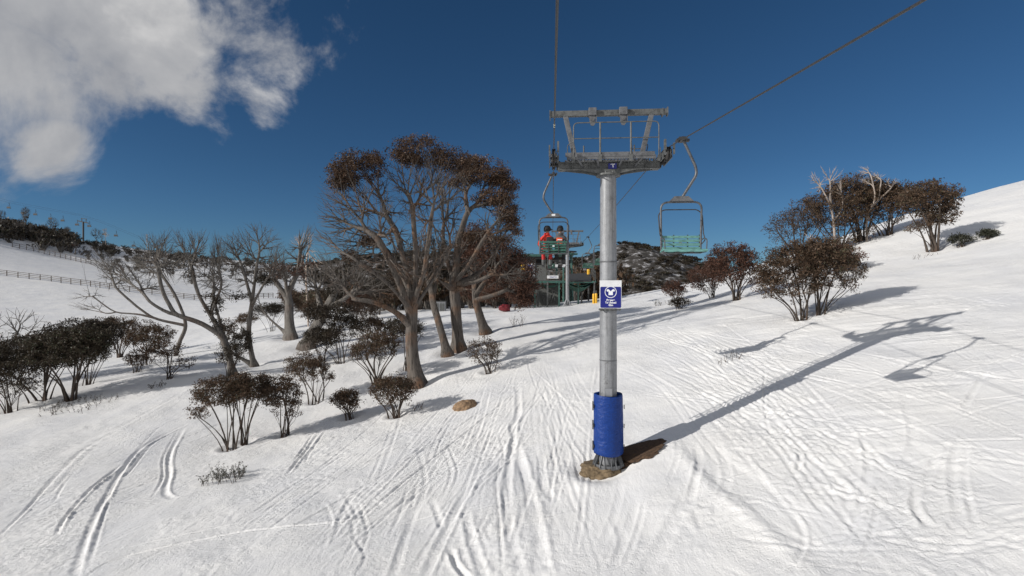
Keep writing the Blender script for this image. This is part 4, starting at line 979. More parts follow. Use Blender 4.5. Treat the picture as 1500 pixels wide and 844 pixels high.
# thickness rim: inner wall
mb.lathe([(.405, 2.03), (.34, 2.02), (.33, 1.6)], 48); mb.lathe([(.42, .33), (.33, .34), (.33, .6)], 48)
pad = mb.build('foot_padding', M['pad'], t, True)
sp_ = MB()
for z in (1.65, 1.1, .5):
    for a, l in ((math.pi+.12, .26), (math.pi+.30, .10)): sp_.box((math.cos(a)*.45, math.sin(a)*.45, z+.04), (.03, .07, l), bev=.008)
    sp_.box((.452, -.05, z+.02), (.02, .06, .12), bev=.006)
sp_.build('strap', M['dark_steel'], pad)
MB().box((-.02, -.26, 2.10), (.22, .05, .26), bev=.008).build('plate', M['galv'], t)
sg = thing_part('unload_sign', t); sg.location = (.04, -.285, 4.93)
MB().box((0, 0, 0), (.62, .014, .80), bev=.004).build('backing_panel', M['white_paint'], sg)
def rrect(w, h, r, y, th, cx=0, cz=0, n=6):
    P = []
    for (sx, sz, a0) in ((1, 1, 0), (-1, 1, 90), (-1, -1, 180), (1, -1, 270)):
        for k in range(n+1):
            a = R(a0+90*k/n); P.append((cx+sx*(w/2-r)+r*math.cos(a), cz+sz*(h/2-r)+r*math.sin(a)))
    return MB().prism(P, y-th, y)
rrect(.585, .60, .035, -.0095, .003, 0, -.085).build('blue_panel', M['sign_blue'], sg)
white_sign = painted('white_sign_print', (.80,.82,.86), .4, 0, .03, 3)
ring = MB(); n = 48; V = []; Fc = []
for k in range(n):
    a = 2*math.pi*k/n
    for rr in (.168, .150): V.append((rr*math.cos(a), -.0155, .065+rr*math.sin(a)))
for k in range(n): Fc.append((2*k, 2*k+1, (2*k+3) % (2*n), (2*k+2) % (2*n)))
ring.add(V, Fc).build('symbol_ring', white_sign, sg)
S = .165
sym = [(-.72,.28),(-.60,.46),(-.40,.50),(-.22,.36),(0,.12),(.22,.36),(.40,.50),(.60,.46),(.72,.28),(.62,.10),(.52,.06),(.42,.16),(.37,.08),(.37,-.52),(-.37,-.52),(-.37,.08),(-.42,.16),(-.52,.06),(-.62,.10)]
MB().add([(x*S, -.0157, .065+z*S) for x, z in sym], [tuple(range(len(sym)))]).build('symbol', white_sign, sg)
def text(body, size, x, y, z, mat, parent, name='lettering', ext=.0012, rot=(R(90), 0, 0), off=.006):
    c = bpy.data.curves.new(name, 'FONT'); c.body = body; c.size = size; c.align_x = 'CENTER'; c.align_y = 'CENTER'; c.extrude = ext; c.offset = off
    c.materials.append(mat); o = bpy.data.objects.new(name, c); COL.objects.link(o); bpy.context.view_layer.update()
    me = bpy.data.meshes.new_from_object(o.evaluated_get(bpy.context.evaluated_depsgraph_get())); COL.objects.unlink(o); bpy.data.objects.remove(o)
    o = bpy.data.objects.new(name, me)
    if not me.materials: me.materials.append(mat)
    link(o, parent); o.location = (x, y, z); o.rotation_euler = rot; return o
text('Prepare', .075, 0, -.016, -.165, white_sign, sg, off=.003); text('To Unload', .072, 0, -.016, -.238, white_sign, sg, off=.003); text('42m', .075, 0, -.016, -.310, white_sign, sg, off=.003)
br = MB()
for z in (-.34, .30): br.box((0, .02, z), (.5, .03, .04)); 
br.lathe([(.262, -.47), (.275, -.47), (.275, -.42), (.262, -.42)], 32, (-.04, .285, 0))
for x in (-.26, -.15, .12, .25): br.box((x, .0, -.44), (.05, .06, .05))
br.box((0, .02, -.43), (.60, .02, .04)); br.build('bracket', M['galv_dark'], sg)

# stained concrete footing and bare earth in the hollow
def lump(name, mat, parent, c, size, seed, sub=4, amp=.16, flat_top=None):
    bm = bmesh.new(); bmesh.ops.create_icosphere(bm, subdivisions=sub, radius=1); rng = np.random.default_rng(seed); o3 = rng.random(3)*20
    from mathutils import noise as mn
    for v in bm.verts:
        p = v.co.copy(); d = mn.fractal(p*1.3+Vector(o3), .8, 2.2, 5)*amp*2+mn.noise(p*5+Vector(o3))*amp*.25
        q = p*(1+d)
        if flat_top is not None and q.z > flat_top: q.z = flat_top+(q.z-flat_top)*.15
        v.co = Vector((q.x*size[0]+c[0], q.y*size[1]+c[1], q.z*size[2]+c[2]))
    me = bpy.data.meshes.new(name); bm.to_mesh(me); bm.free(); me.materials.append(mat)
    me.polygons.foreach_set('use_smooth', [True]*len(me.polygons)); me.set_sharp_from_angle(angle=R(45))
    return link(bpy.data.objects.new(name, me), parent)
fo = lump('concrete_footing', M['conc'], None, (0,0,0), (.58,.46,.34), 3, 5, .14, .55); fo.location = (T1.x-.20, T1.y+.06, T1.z-.22)
tag(fo, 'stained block of concrete under the padded tower foot', 'footing')
er = lump('earth_patch', M['soil'], None, (0,0,0), (.76,.48,.22), 8, 5, .26, .3); er.location = (T1.x+.86, T1.y+.24, hs(T1.x+.86, T1.y+.24)+.0); er.rotation_euler = (0, R(-17), .25)
tag(er, 'bare brown earth showing beside the padded tower foot', 'earth')
g = ground(681, 596); rk = lump('boulder', M['rock'], None, (0,0,0), (.56,.45,.34), 5, 5, .10); rk.location = (g.x, g.y, g.z-.06); rk.rotation_euler = (0, R(-10), .2)
tag(rk, 'smooth brown boulder sticking out of the snow on its own', 'boulder')

T2 = T1+LD*42; T2.z = hs(T2.x, T2.y)
tw2 = tower('far lift tower with splayed foot, standing by the safety nets behind the riders', T2, ZR+SL2*42-T2.z-.60, .19, sign=False)
b = MB()
for a in range(4):
    c, s = math.cos(a*math.pi/2+.78), math.sin(a*math.pi/2+.78)
    b.bar((c*.15, s*.15, .75), (c*.62, s*.62, -.05), .12, .05)
b.box((0, 0, 0), (1.2, 1.2, .14)); b.build('splayed_foot', M['galv'], tw2)
for o in list(tw2.children):
    if o.name.startswith('sheave_assembly'): o.location.z = ZR+SL2*42-T2.z

# haul rope: up-going and returning sides
for sd, lb in ((-1, 'steel haul rope overhead that carries the riders up'), (1, 'steel haul rope overhead that brings the empty chairs back')):
    pts = [rope_at(s, sd) for s in list(np.linspace(-34, 0, 30))+list(np.linspace(1.4, 47, 34))]
    mb = MB().tube(pts, .0145, 8); o = mb.build('haul_rope', M['rope'], None, True); tag(o, lb, 'rope', 'haul rope of this chairlift')
cm = MB().tube([rope_at(-4.9, -1)+Vector((0,0,0)), rope_at(-4.8, -1)], .018, 8).tube([rope_at(-4.62, -1), rope_at(-4.56, -1)], .018, 8).build('rope_marker', M['tape'], None)
tag(cm, 'pale yellow tape marks wrapped on the rope above the nearest tower', 'marker')

# ---- chairs
def chair(label, s, side, mat, face, detail=True):
    p = rope_at(s, side)
    c = thing('chairlift_chair', label, 'chairlift chair', p, YAW+(0 if face > 0 else math.pi), 'chairs of this lift')
    c.scale = (1, 1, .95)
    k = 1.0 if side*face > 0 else -1.0         # the hanger bows to the outside of the line
    g_ = MB(); g_.box((0, 0, 0), (.10, .34, .09), bev=.02); g_.cyl((0, .12, .0), (1,0,0), .045, .2, 10); g_.box((k*.10, 0, -.02), (.16, .12, .07), bev=.01); g_.cyl((-k*.10, -.05, 0), (0,1,0), .035, .18, 8); g_.build('grip', M['dark_steel'], c, True)
    MB().tube(arc([(k*.04, 0, -.02), (k*.34, 0, -.72), (k*.36, 0, -.92), (k*.02, -.05, -1.50)], .22), .036, 12).build('hanger', M['chair_tube'], c, True)
    q = MB(); q.prism([(-.30, -1.60), (.30, -1.60), (.17, -1.47), (-.17, -1.47)], -.10, -.085); q.prism([(-.30, -1.60), (.30, -1.60), (.17, -1.47), (-.17, -1.47)], -.03, -.015); q.box((0, -.057, -1.60), (.6, .1, .012)); 
    for x in (-.2, 0, .2): q.cyl((x, -.057, -1.61), (0,0,1), .02, .03, 6)
    q.build('hanger_plate', M['galv_mid'], c)
    MB().box((0, -.108, -1.53), (.13, .01, .075), bev=.003).build('number_plate', M['white_paint'], c)
    W = .50
    f = MB(); f.tube(arc([(-W+.02, -.10, -2.95), (-W, -.06, -1.62), (W, -.06, -1.62), (W-.02, -.10, -2.95)], .20, 7), .026, 12)
    for x in (-W+.02, W-.02):
        f.tube(arc([(x, -.10, -2.50), (x, -.12, -2.95), (x, .42, -2.93)], .08), .02, 8)
        f.tube(arc([(x*1.02, -.08, -2.62), (x*1.04, .15, -2.58), (x*1.04, .40, -2.64), (x*1.02, .40, -2.92)], .08), .014, 8)
    f.tube([(-W, -.12, -2.95), (W, -.12, -2.95)], .018, 8); f.tube([(-W, .42, -2.93), (W, .42, -2.93)], .018, 8)
    f.build('frame', M['chair_tube'], c, True)
    b_ = MB(); b_.tube(arc([(-W-.03, -.02, -2.45), (-W-.04, -.16, -1.92), (-W+.08, -.18, -1.80), (W-.08, -.18, -1.80), (W+.04, -.16, -1.92), (W+.03, -.02, -2.45), (W+.01, -.06, -2.50)], .10), .015, 8)
    b_.tube(arc([(-W-.03, -.02, -2.45), (-W-.07, 0, -2.62), (-W, -.08, -2.72)], .05), .013, 6)
    b_.build('safety_bar', M['dark_steel'], c, True)
    s_ = MB()
    for i, y in enumerate((-.06, .05, .16, .27, .38)): s_.box((0, y, -2.90-.02*(y < 0)+.012*(i % 2)), (1.02, .085, .028), bev=.006)
    s_.box((0, .44, -2.925), (1.02, .03, .06), bev=.006); s_.build('seat', mat, c)
    s_ = MB()
    for i, z in enumerate((-2.83, -2.73, -2.63, -2.53)): s_.box((0, -.085-.04*(i/3), z), (.95, .026, .072), bev=.006)
    s_.build('backrest', mat, c)
    s_ = MB()
    for x in (-.46, -.17, .17, .46):
        s_.bar((x, -.12, -2.945), (x, .44, -2.955), .03, .03); s_.box((x, -.125, -2.70), (.03, .02, .46))
    s_.build('seat_support', M['dark_steel'], c)
    MB().box((0, -.145, -2.68), (.07, .008, .045), bev=.002).build('label_plate', M['white_paint'], c)
    return c
sR = (Vector(at(1003, 203, 13.2))-T1).dot(LD)
c1 = chair('empty chair with pale teal slats, close by on the returning side', sR, 1, M['teal'], -1)
c2 = chair('dark green chair carrying two riders', 3.2, -1, M['slat_green'], 1)
c3 = chair('empty green chair partly behind the nearest tower pole', 19.2, 1, M['slat_green'], -1)
c4 = chair('empty green chair on the returning side above the sloping unload deck', 33.0, 1, M['slat_green'], -1)
c5 = chair('empty green chair beneath the riders, arriving at the station', 36.5, -1, M['slat_green'], 1)
# ------------------------------------------------------------------ station, scrub, hills, fences
def rel(o, p): return Vector(p)-o.location
def post_to(o, mb, px, py, Y, w=.12, d=None):
    top = at(px, py, Y); z = hs(top.x, top.y)-.2
    mb.box(((top.x-o.location.x), top.y-o.location.y, (top.z+z)/2-o.location.z), (w, d or w, top.z-z))
YS = 58.0
g = on(802, YS); pf = thing('unload_platform', 'green framed unload platform on posts with sagging safety nets', 'platform', g)
zt = at(800, 412, YS).z
def lx(px, Y=YS): return (px-CX)/F*Y-g.x
b = MB()
for Y, a, c in ((YS, 782, 873), (YS+6, 786, 868)):
    b.box(((lx(a, Y)+lx(c, Y))/2, Y-g.y, zt-g.z-.08), (lx(c, Y)-lx(a, Y), .14, .22))
for px in (783, 828, 872): b.bar((lx(px), .0, zt-g.z-.08), (lx(px-4, YS+6), 6, zt-g.z-.08), .12, .18)
b.build('edge_beam', M['green_paint'], pf)
for px, Y in ((783.5, YS-.02), (788, YS+2), (802, YS-.02), (819, YS), (847, YS-.02), (852, YS+2), (870.5, YS-.02), (795, YS+6), (835, YS+6), (862, YS+6)):
    q = MB(); post_to(pf, q, px, 413, Y, .16); q.build('post', M['green_paint'] if int(px) % 2 else M['galv_dark'], pf)
d = MB(); d.box(((lx(784)+lx(824))/2, 3, zt-g.z+.06), (lx(824)-lx(784), 6.1, .05)); d.build('deck', M['deck'], pf)
d = MB(); A = [(lx(832), -.1, zt-g.z+.05), (lx(866), -.1, zt-g.z+.05), (lx(866, YS+8), 8, zt-g.z+1.15), (lx(829, YS+8), 8, zt-g.z+1.0)]
d.add(A+[tuple(Vector(p)-Vector((0,0,.12))) for p in A], [(0,1,2,3),(7,6,5,4),(0,4,5,1),(1,5,6,2),(2,6,7,3),(3,7,4,0)]).build('sloping_deck', M['charcoal'], pf)
r_ = MB()
for k in range(30): r_.box((lx(786)+(lx(820)-lx(786))*k/29, .0, zt-g.z+.55), (.03, .03, 1.0))
for z in (.1, .55, 1.05): r_.box(((lx(786)+lx(820))/2, .0, zt-g.z+z), (lx(820)-lx(786)+.1, .04, .05))
for px in (786, 803, 820): r_.box((lx(px), .02, zt-g.z+.55), (.08, .08, 1.2))
for z in (.55, 1.0): r_.bar((lx(872), .02, zt-g.z+z), (lx(866, YS+8), 8, zt-g.z+z+.9), .04)
for k in range(5): r_.box((lx(872)+(lx(866, YS+8)-lx(872))*k/4, 8*k/4, zt-g.z+.55+.9*k/4), (.06, .06, 1.2))
r_.build('railing', M['galv_dark'], pf)
def net(px0, px1, sag, y0, y1):
    V = []; Fc = []; nu, nv = 18, 8
    for j in range(nv+1):
        for i in range(nu+1):
            u, v = i/nu, j/nv; x = lx(px0)+(lx(px1)-lx(px0))*u
            V.append((x, y0+(y1-y0)*v, zt-g.z-.18-sag*4*u*(1-u)*(.55+.45*math.sin(math.pi*v))))
    for j in range(nv):
        for i in range(nu):
            a = j*(nu+1)+i; Fc.append((a, a+1, a+nu+2, a+nu+1))
    MB().add(V, Fc).build('safety_net', M['net'], pf, True)
net(787, 824, .55, -.15, 2.6); net(830, 869, 1.0, -.15, 3.5); net(832, 866, .5, -.3, 1.5)
w_ = MB(); w_.box((lx(803, 61), 3.6, 1.2), (lx(820, 61)-lx(787, 61), .15, 2.6)); w_.build('lower_wall', M['hut'], pf)
w_ = MB(); w_.box((lx(803, 60), 3.35, .95), (1.0, .3, .8), bev=.03); w_.box((lx(803, 60), 3.18, .95), (.8, .03, .6)); w_.build('equipment_box', M['galv_dark'], pf)
w_ = MB()
for a, c in ((789, 800), (806, 817)): w_.bar((lx(a), .8, zt-g.z-.3), (lx(c), 1.2, .2), .05)
w_.bar((lx(817), .9, zt-g.z-.3), (lx(808), 1.3, .3), .05); w_.build('brace', M['galv_dark'], pf)
bn = MB().box((lx(809.5), -.12, zt-g.z+.45), (1.25, .02, .32)).build('banner', M['white_paint'], pf)
text('Unload Here', .16, lx(810.5), -.135, zt-g.z+.45, M['sign_blue'], bn)

g = on(778, 68); hut = thing('lift_hut', 'dark boarded lift hut with flat green-edged roof beside the unload platform', 'hut', g)
def lz(py, Y): return at(0, py, Y).z
x0, x1 = lx(759, 68), lx(800, 68)
z0, z1 = -.5, lz(375, 68)-g.z
MB().box(((x0+x1)/2, 2, (z0+z1)/2), (x1-x0, 4, z1-z0)).build('wall', M['hut'], hut)
r_ = MB(); r_.box(((x0+x1)/2-.1, 1.8, z1+.06), (x1-x0+1.2, 5, .12)); r_.box(((x0+x1)/2-.1, -.72, z1+.03), (x1-x0+1.2, .06, .30)); r_.build('roof', M['green_paint'], hut)
wn = MB(); 
for a in (762, 786): wn.box((lx(a+4, 68), -.02, lz(384, 68)-g.z), (.8, .04, .7))
wn.build('window', M['black_in'], hut)
w_ = MB(); w_.box((lx(777, 68), -.08, lz(397, 68)-g.z), (1.15, .08, 1.9)); w_.build('pale_panel', M['galv'], hut)
w_ = MB().box((lx(793, 68), -.03, .95), (.95, .06, 2.1)).build('door', M['charcoal'], hut)
def small_sign(name, label, px0, px1, py0, py1, Y, mat, mark):
    p = at((px0+px1)/2, (py0+py1)/2, Y); o = thing(name, label, 'sign', p, 0)
    ww, hh_ = (px1-px0)/F*Y, (py1-py0)/F*Y
    MB().box((0, 0, 0), (ww, .03, hh_), bev=.01).build('board', mat, o)
    q = MB()
    for (cx, cz, sx, sz) in mark: q.box((cx*ww, -.018, cz*hh_), (sx*ww, .004, sz*hh_))
    return o, q
o, q = small_sign('warning_sign', 'small yellow warning sign left of the blue one by the hut', 763, 769, 387, 395.5, 66.5, M['yellow'], [(0, 0, .35, .3), (0, .2, .15, .15), (-.15, -.22, .5, .08)]); q.build('mark', M['galv_dark'], o)
o, q = small_sign('notice_sign', 'small purple-blue sign with white top, right of the yellow one', 773.5, 780, 387, 396, 66.5, M['sign_blue'], [(0, .42, .9, .16), (0, .05, .4, .14), (.08, -.08, .14, .2), (-.05, -.22, .45, .08)]); q.build('mark', M['white_paint'], o)

# bullwheel frame at the end of the line
pe = T1+LD*58; g = Vector((pe.x, pe.y, hs(pe.x, pe.y))); bw = thing('bullwheel_station', 'green steel bullwheel frame at the top of the chairlift behind the platform', 'lift station', g, YAW)
zr = rope_at(47, -1).z-g.z-.1
for x, y in ((-1.2, 0), (1.2, 0), (0, 3.6)): MB().tube([(x, y, -.3), (x*.8, y, zr-.3)], .14, 12).build('column', M['green_paint'], bw, True)
q = MB(); q.lathe([(1.70, -.06), (1.74, -.03), (1.69, 0), (1.74, .03), (1.70, .06), (1.58, .05), (1.58, -.05), (1.70, -.06)], 40, (0, -.2, zr))
for k in range(6): q.bar((0, -.2, zr), (1.6*math.cos(k*1.047), -.2+1.6*math.sin(k*1.047), zr), .1, .07)
q.build('bullwheel', M['dark_steel'], bw, True)
q = MB(); q.box((0, 1.2, zr-.35), (2.6, 5.2, .28), bev=.03); q.box((0, -.9, zr-.35), (3.6, .22, .25), bev=.02); q.box((0, 1.9, zr+.25), (1.3, 2.2, .9), bev=.08); q.build('machine_frame', M['green_paint'], bw)

for px, lb in ((869.6, 'yellow padded post, closer to the nets, of the pair beside the tower pole'), (873.2, 'yellow padded post, half behind the tower sign, of the pair')):
    gq = on(px, 56.5); o = thing('padded_post', lb, 'post', gq, 0, 'yellow padded posts')
    MB().lathe([(.0, -.1), (.11, -.1), (.13, 0), (.13, 1.0), (.10, 1.06), (0, 1.08)], 16).build('pad', M['yellow'], o, True)
    MB().lathe([(.05, 1.0), (.05, 1.35), (0, 1.37)], 10).build('pole', M['galv_dark'], o, True)
gq = at(862, 397, 63); o = thing('yellow_drum', 'small yellow drum standing on the sloping deck', 'drum', (gq.x, gq.y, at(862, 399, 63).z))
MB().lathe([(0, -.25), (.17, -.25), (.18, -.1), (.165, 0), (.18, .1), (.17, .32), (.14, .36), (0, .37)], 18).build('body', M['yellow'], o, True)
gq = ground(739, 457); rc = lump('covered_sled', M['red_cover'], None, (0,0,0), (.55,.4,.34), 12, 4, .14); rc.location = (gq.x, gq.y+.3, gq.z+.35)
tag(rc, 'lumpy bundle under a dark red cover on the snow behind the leaning tree', 'covered bundle')
gq = on(644, 56); o = thing('grey_cabinet', 'low pale grey equipment cabinet seen between the gum trunks', 'cabinet', gq)
MB().box((0, 0, .45), (1.3, .7, 1.1), bev=.04).build('body', M['galv'], o); MB().box((-.30, -.365, .45), (.5, .02, .8)).box((.30, -.365, .45), (.5, .02, .8)).build('door', M['galv_dark'], o); MB().box((0, 0, 1.04), (1.42, .82, .06)).build('lid', M['galv_dark'], o)

# ---- riders
def skin_mesh(pts, edges, rad, root=0, sub=2):
    me = bpy.data.meshes.new('body'); me.from_pydata(pts, edges, []); o = bpy.data.objects.new('tmp', me); COL.objects.link(o)
    md = o.modifiers.new('s', 'SKIN'); md.use_smooth_shade = True; md.branch_smoothing = .6
    for i, r_ in enumerate(rad):
        r_ = r_ if isinstance(r_, tuple) else (r_, r_); me.skin_vertices[0].data[i].radius = r_
        me.skin_vertices[0].data[i].use_root = (i == root)
    o.modifiers.new('u', 'SUBSURF').levels = sub
    bpy.context.view_layer.update()
    out = bpy.data.meshes.new_from_object(o.evaluated_get(bpy.context.evaluated_depsgraph_get()))
    COL.objects.unlink(o); bpy.data.objects.remove(o); return out
M['skin'] = painted('face_skin', (.42,.25,.18), .55, 0, .08, 6)
def cloth(name, c): return painted(name, c, .75, 0, .14, 11, .25)
M['coat_red'] = cloth('red_ski_jacket', (.62,.035,.02)); M['coat_grey'] = cloth('grey_ski_jacket', (.085,.085,.09)); M['pants_red'] = cloth('red_ski_pants', (.50,.03,.03)); M['black_cloth'] = cloth('black_cloth', (.012,.012,.014)); M['orange'] = cloth('orange_bag', (.65,.09,.03))
def person(label, parent_chair, x, coat, pants, turn, kind):
    loc = Vector(parent_chair.location); rx = Matrix.Rotation(parent_chair.rotation_euler.z, 3, 'Z')
    p0 = loc+rx@Vector((x, .10, -2.87*.95)); o = thing('person', label, 'person', p0, parent_chair.rotation_euler.z, 'riders on the green chair')
    pts = [(0,.02,.11),(0,.0,.26),(0,-.03,.42),(0,-.02,.53),(0,0,.61),(0,.02,.68),(0,.03,.76),(0,.02,.83)]
    rad = [(.165,.13),(.16,.12),(.185,.125),(.15,.11),(.062,.062),(.075,.085),(.088,.10),(.06,.07)]
    E = [(0,1),(1,2),(2,3),(3,4),(4,5),(5,6),(6,7)]
    def add(p, r, q):
        pts.append(p); rad.append(r); E.append((q, len(pts)-1)); return len(pts)-1
    for s in (-1, 1):
        h = add((s*.10,.06,.08), .11, 0); k1 = add((s*.12,.30,.09), .092, h); k = add((s*.13,.47,.07), .078, k1)
        a1 = add((s*.13,.50,-.14), .075, k); an = add((s*.125,.50,-.36), .06, a1); he = add((s*.125,.52,-.42), .055, an); add((s*.13,.66,-.43), .042, he)
        sh = add((s*.19,-.01,.50), .082, 3); el = add((s*.27,.06,.27), .066, sh); wr = add((s*.20,.27,.20), .048, el); pm = add((s*.17,.34,.20), .038, wr)
        for f in range(4): 
            f1 = add((s*(.135+.022*f),.385,.205), .011, pm); add((s*(.135+.022*f),.40,.175), .010, f1)
        add((s*.13,.345,.225), .012, pm)
    add((0,.125,.755), .016, 6)    # nose
    me = skin_mesh(pts, E, rad, 0)
    for m_ in (coat, pants, M['skin'], M['black_cloth']): me.materials.append(m_)
    for f in me.polygons:
        c = f.center; i = 0
        if c.z > .60: i = 2
        elif c.y > .30 and c.z > .15 and abs(c.x) < .26: i = 3
        elif c.z < .15 or (c.y > .16 and c.z < .19): i = 1
        f.material_index = i
    if abs(turn) > 0:
        for v in me.vertices:
            if v.co.z > .60:
                a = turn*min(1, (v.co.z-.60)/.06); v.co = Matrix.Rotation(a, 3, 'Z')@v.co
    me.polygons.foreach_set('use_smooth', [True]*len(me.polygons))
    link(bpy.data.objects.new('body', me), o)
    # helmet with rim, strap and goggles
    Rz = Matrix.Rotation(turn, 3, 'Z')
    h = MB(); V = []; Fc = []; n = 24
    prof = [(0, .155), (.06, .148), (.10, .115), (.124, .06), (.130, .0), (.124, -.045), (.115, -.06), (.10, -.05)]
    for (r_, z) in prof:
        for k in range(n):
            a = 2*math.pi*k/n; v = Vector((r_*.92*math.cos(a), r_*1.08*math.sin(a)+.02, .775+z+(.035 if math.sin(a) > .3 and z < 0 else 0))); V.append(Rz@v)
    for i in range(len(prof)-1):
        for k in range(n): Fc.append((i*n+k, i*n+(k+1) % n, (i+1)*n+(k+1) % n, (i+1)*n+k))
    h.add(V, Fc)
    if kind == 'red': h.add([Rz@Vector(v) for v in ((-.09,.13,.80),(.09,.13,.80),(.07,.22,.79),(-.07,.22,.79),(-.09,.13,.815),(.09,.13,.815),(.07,.22,.80),(-.07,.22,.80))], [(0,1,2,3),(7,6,5,4),(0,4,5,1),(1,5,6,2),(2,6,7,3),(3,7,4,0)])
    h.build('helmet', M['black_cloth'], o, True)
    gg = MB(); P = [Rz@Vector((.118*math.cos(a), .133*math.sin(a)+.02, .775)) for a in np.linspace(R(20), R(160), 10)]; gg.tube(P, [.018]+[.03]*8+[.018], 8); gg.build('goggles', M['dark_steel'], o, True)
    cl = MB().lathe([(.075, .575), (.10, .59), (.105, .64), (.085, .665)], 20, (0, .0, 0)).build('collar', coat, o, True)
    if kind == 'red':
        b_ = MB(); b_.box((.11, -.16, .34), (.26, .12, .34), bev=.05); b_.build('backpack', M['black_cloth'], o, True)
    else:
        b_ = MB(); b_.box((-.03, -.17, .34), (.22, .10, .28), bev=.04); b_.build('backpack', M['orange'], o, True)
        b_ = MB(); b_.box((-.02, -.225, .40), (.16, .02, .03)); b_.build('stripe', M['white_paint'], o)
    for s in (-1, 1):
        bt = MB(); bt.tube([(s*.125,.47,-.26), (s*.125,.48,-.44)], [.075, .07], 12); bt.tube([(s*.125,.44,-.445), (s*.13,.70,-.455)], [.055, .045], 10); bt.build('boot', M['dark_steel'] if kind != 'red' else M['galv_dark'], o, True)
        sk = MB(); V = []; 
        ys = np.linspace(-.35, 1.15, 14)
        for y in ys:
            u = (y+.35)/1.5; zz = -.52+(.10*max(0, (u-.86)/.14)**1.6)+(.03*max(0, (.06-u)/.06)); hw_ = .036+.014*(2*u-1)**2-(.03 if u > .97 else 0)
            V += [(s*.13-hw_, y, zz), (s*.13+hw_, y, zz), (s*.13+hw_, y, zz+.014), (s*.13-hw_, y, zz+.014)]
        Fc = [(0,1,2,3), tuple(len(V)-4+q for q in (3,2,1,0))]
        for i in range(len(ys)-1):
            for q in range(4): Fc.append((i*4+q, (i+1)*4+q, (i+1)*4+(q+1) % 4, i*4+(q+1) % 4))
        sk.add(V, Fc).build('ski', M['white_paint'] if kind != 'red' else M['black_cloth'], o)
    return o
person('rider in red jacket and red ski pants with black helmet and dark backpack', c2, -.235, M['coat_red'], M['pants_red'], R(-50), 'red')
person('rider in dark grey jacket and black pants wearing a small orange backpack', c2, .24, M['coat_grey'], M['black_cloth'], R(8), 'grey')

# ---- far hill
prof = [(330,425),(380,402),(450,390),(520,380),(600,374),(700,376),(780,383),(840,380),(870,373),(905,357),(930,360),(960,369),(1010,386),(1060,402),(1120,420),(1180,440),(1260,470)]
hy = np.linspace(130, 420, 60); hx = np.linspace(-140, 165, 130)
HX, HY = np.meshgrid(hx, hy)
def hill_z(X, Y):
    px = X/240*F+CX; py = np.interp(px, [a for a, _ in prof], [b for _, b in prof]); top = EYE-(py-CY)/F*240
    u = np.clip((Y-130)/110, 0, 1); v = np.clip((Y-240)/180, 0, 1)
    s = np.where(Y < 240, u*u*(3-2*u), 1-v*v)
    return -6+(top+6)*s+vnoise(X/14, Y/14, 70)*1.0*s+vnoise(X/5, Y/5, 71)*.4*s
HZ = hill_z(HX, HY)
ff = np.arange(len(hy)-1)[:, None]*len(hx)+np.arange(len(hx)-1)[None]; ff = np.stack([ff, ff+1, ff+1+len(hx), ff+len(hx)], -1).reshape(-1, 4)
m, nt, b = new_mat('scrubby_hillside'); tc = N(nt, 'ShaderNodeTexCoord'); mp = N(nt, 'ShaderNodeMapping'); mp.inputs['Scale'].default_value = (1, .7, 1.6); nt.links.new(tc.outputs['Object'], mp.inputs['Vector'])
n1 = N(nt, 'ShaderNodeTexNoise', i_Scale=.34, i_Detail=8.0, i_Roughness=.75); nt.links.new(mp.outputs['Vector'], n1.inputs['Vector'])
r1 = ramp(nt, n1.outputs['Fac'], [(.42, (.022,.02,.017)), (.53, (.055,.048,.042)), (.62, (.4,.4,.42)), (.70, (.75,.75,.76))]); nt.links.new(r1.outputs['Color'], b.inputs['Base Color']); b.inputs['Roughness'].default_value = .9
hill = fast_mesh('hill', np.stack([HX, HY, HZ], -1).reshape(-1, 3), ff, 4, m, smooth=True); tag(hill, kind='structure')

# ---- scrub that reads as one mass
def mini(seed, nleaf=110, nst=7, flat=.55, ls=.30):
    r = np.random.default_rng(seed); V = []; F3 = []
    vs = []; fs = []; nv = 0
    lob = [(r.uniform(-.5, .5), r.uniform(-.4, .4), r.uniform(.55, .85), r.uniform(.3, .5)) for _ in range(5)]
    C = []
    for k in range(nleaf):
        l = lob[r.integers(5)]; d = r.normal(0, 1, 3); d /= np.linalg.norm(d); d *= l[3]*r.random()**.4; d[2] = d[2]*flat
        C.append((l[0]+d[0], l[1]+d[1], l[2]+d[2]))
    Lv, Lf, tn = leaves(np.array(C), r, 1, .05, ls, .55)
    mb = MB()
    for k in range(nst):
        l = lob[k % 5]; a = r.uniform(-.12, .12, 2); mid = (l[0]*.5+a[0], l[1]*.5, l[2]*.5)
        mb.tube([(a[0]*.5, a[1]*.5, -.1), mid, (l[0], l[1], l[2]), (l[0]*1.3+r.uniform(-.1, .1), l[1]*1.2, l[2]+r.uniform(.1, .3))], [.03, .022, .012, .004], 3)
    return Lv, Lf, tn, np.array(mb.v), [f for f in mb.f if len(f) == 4]
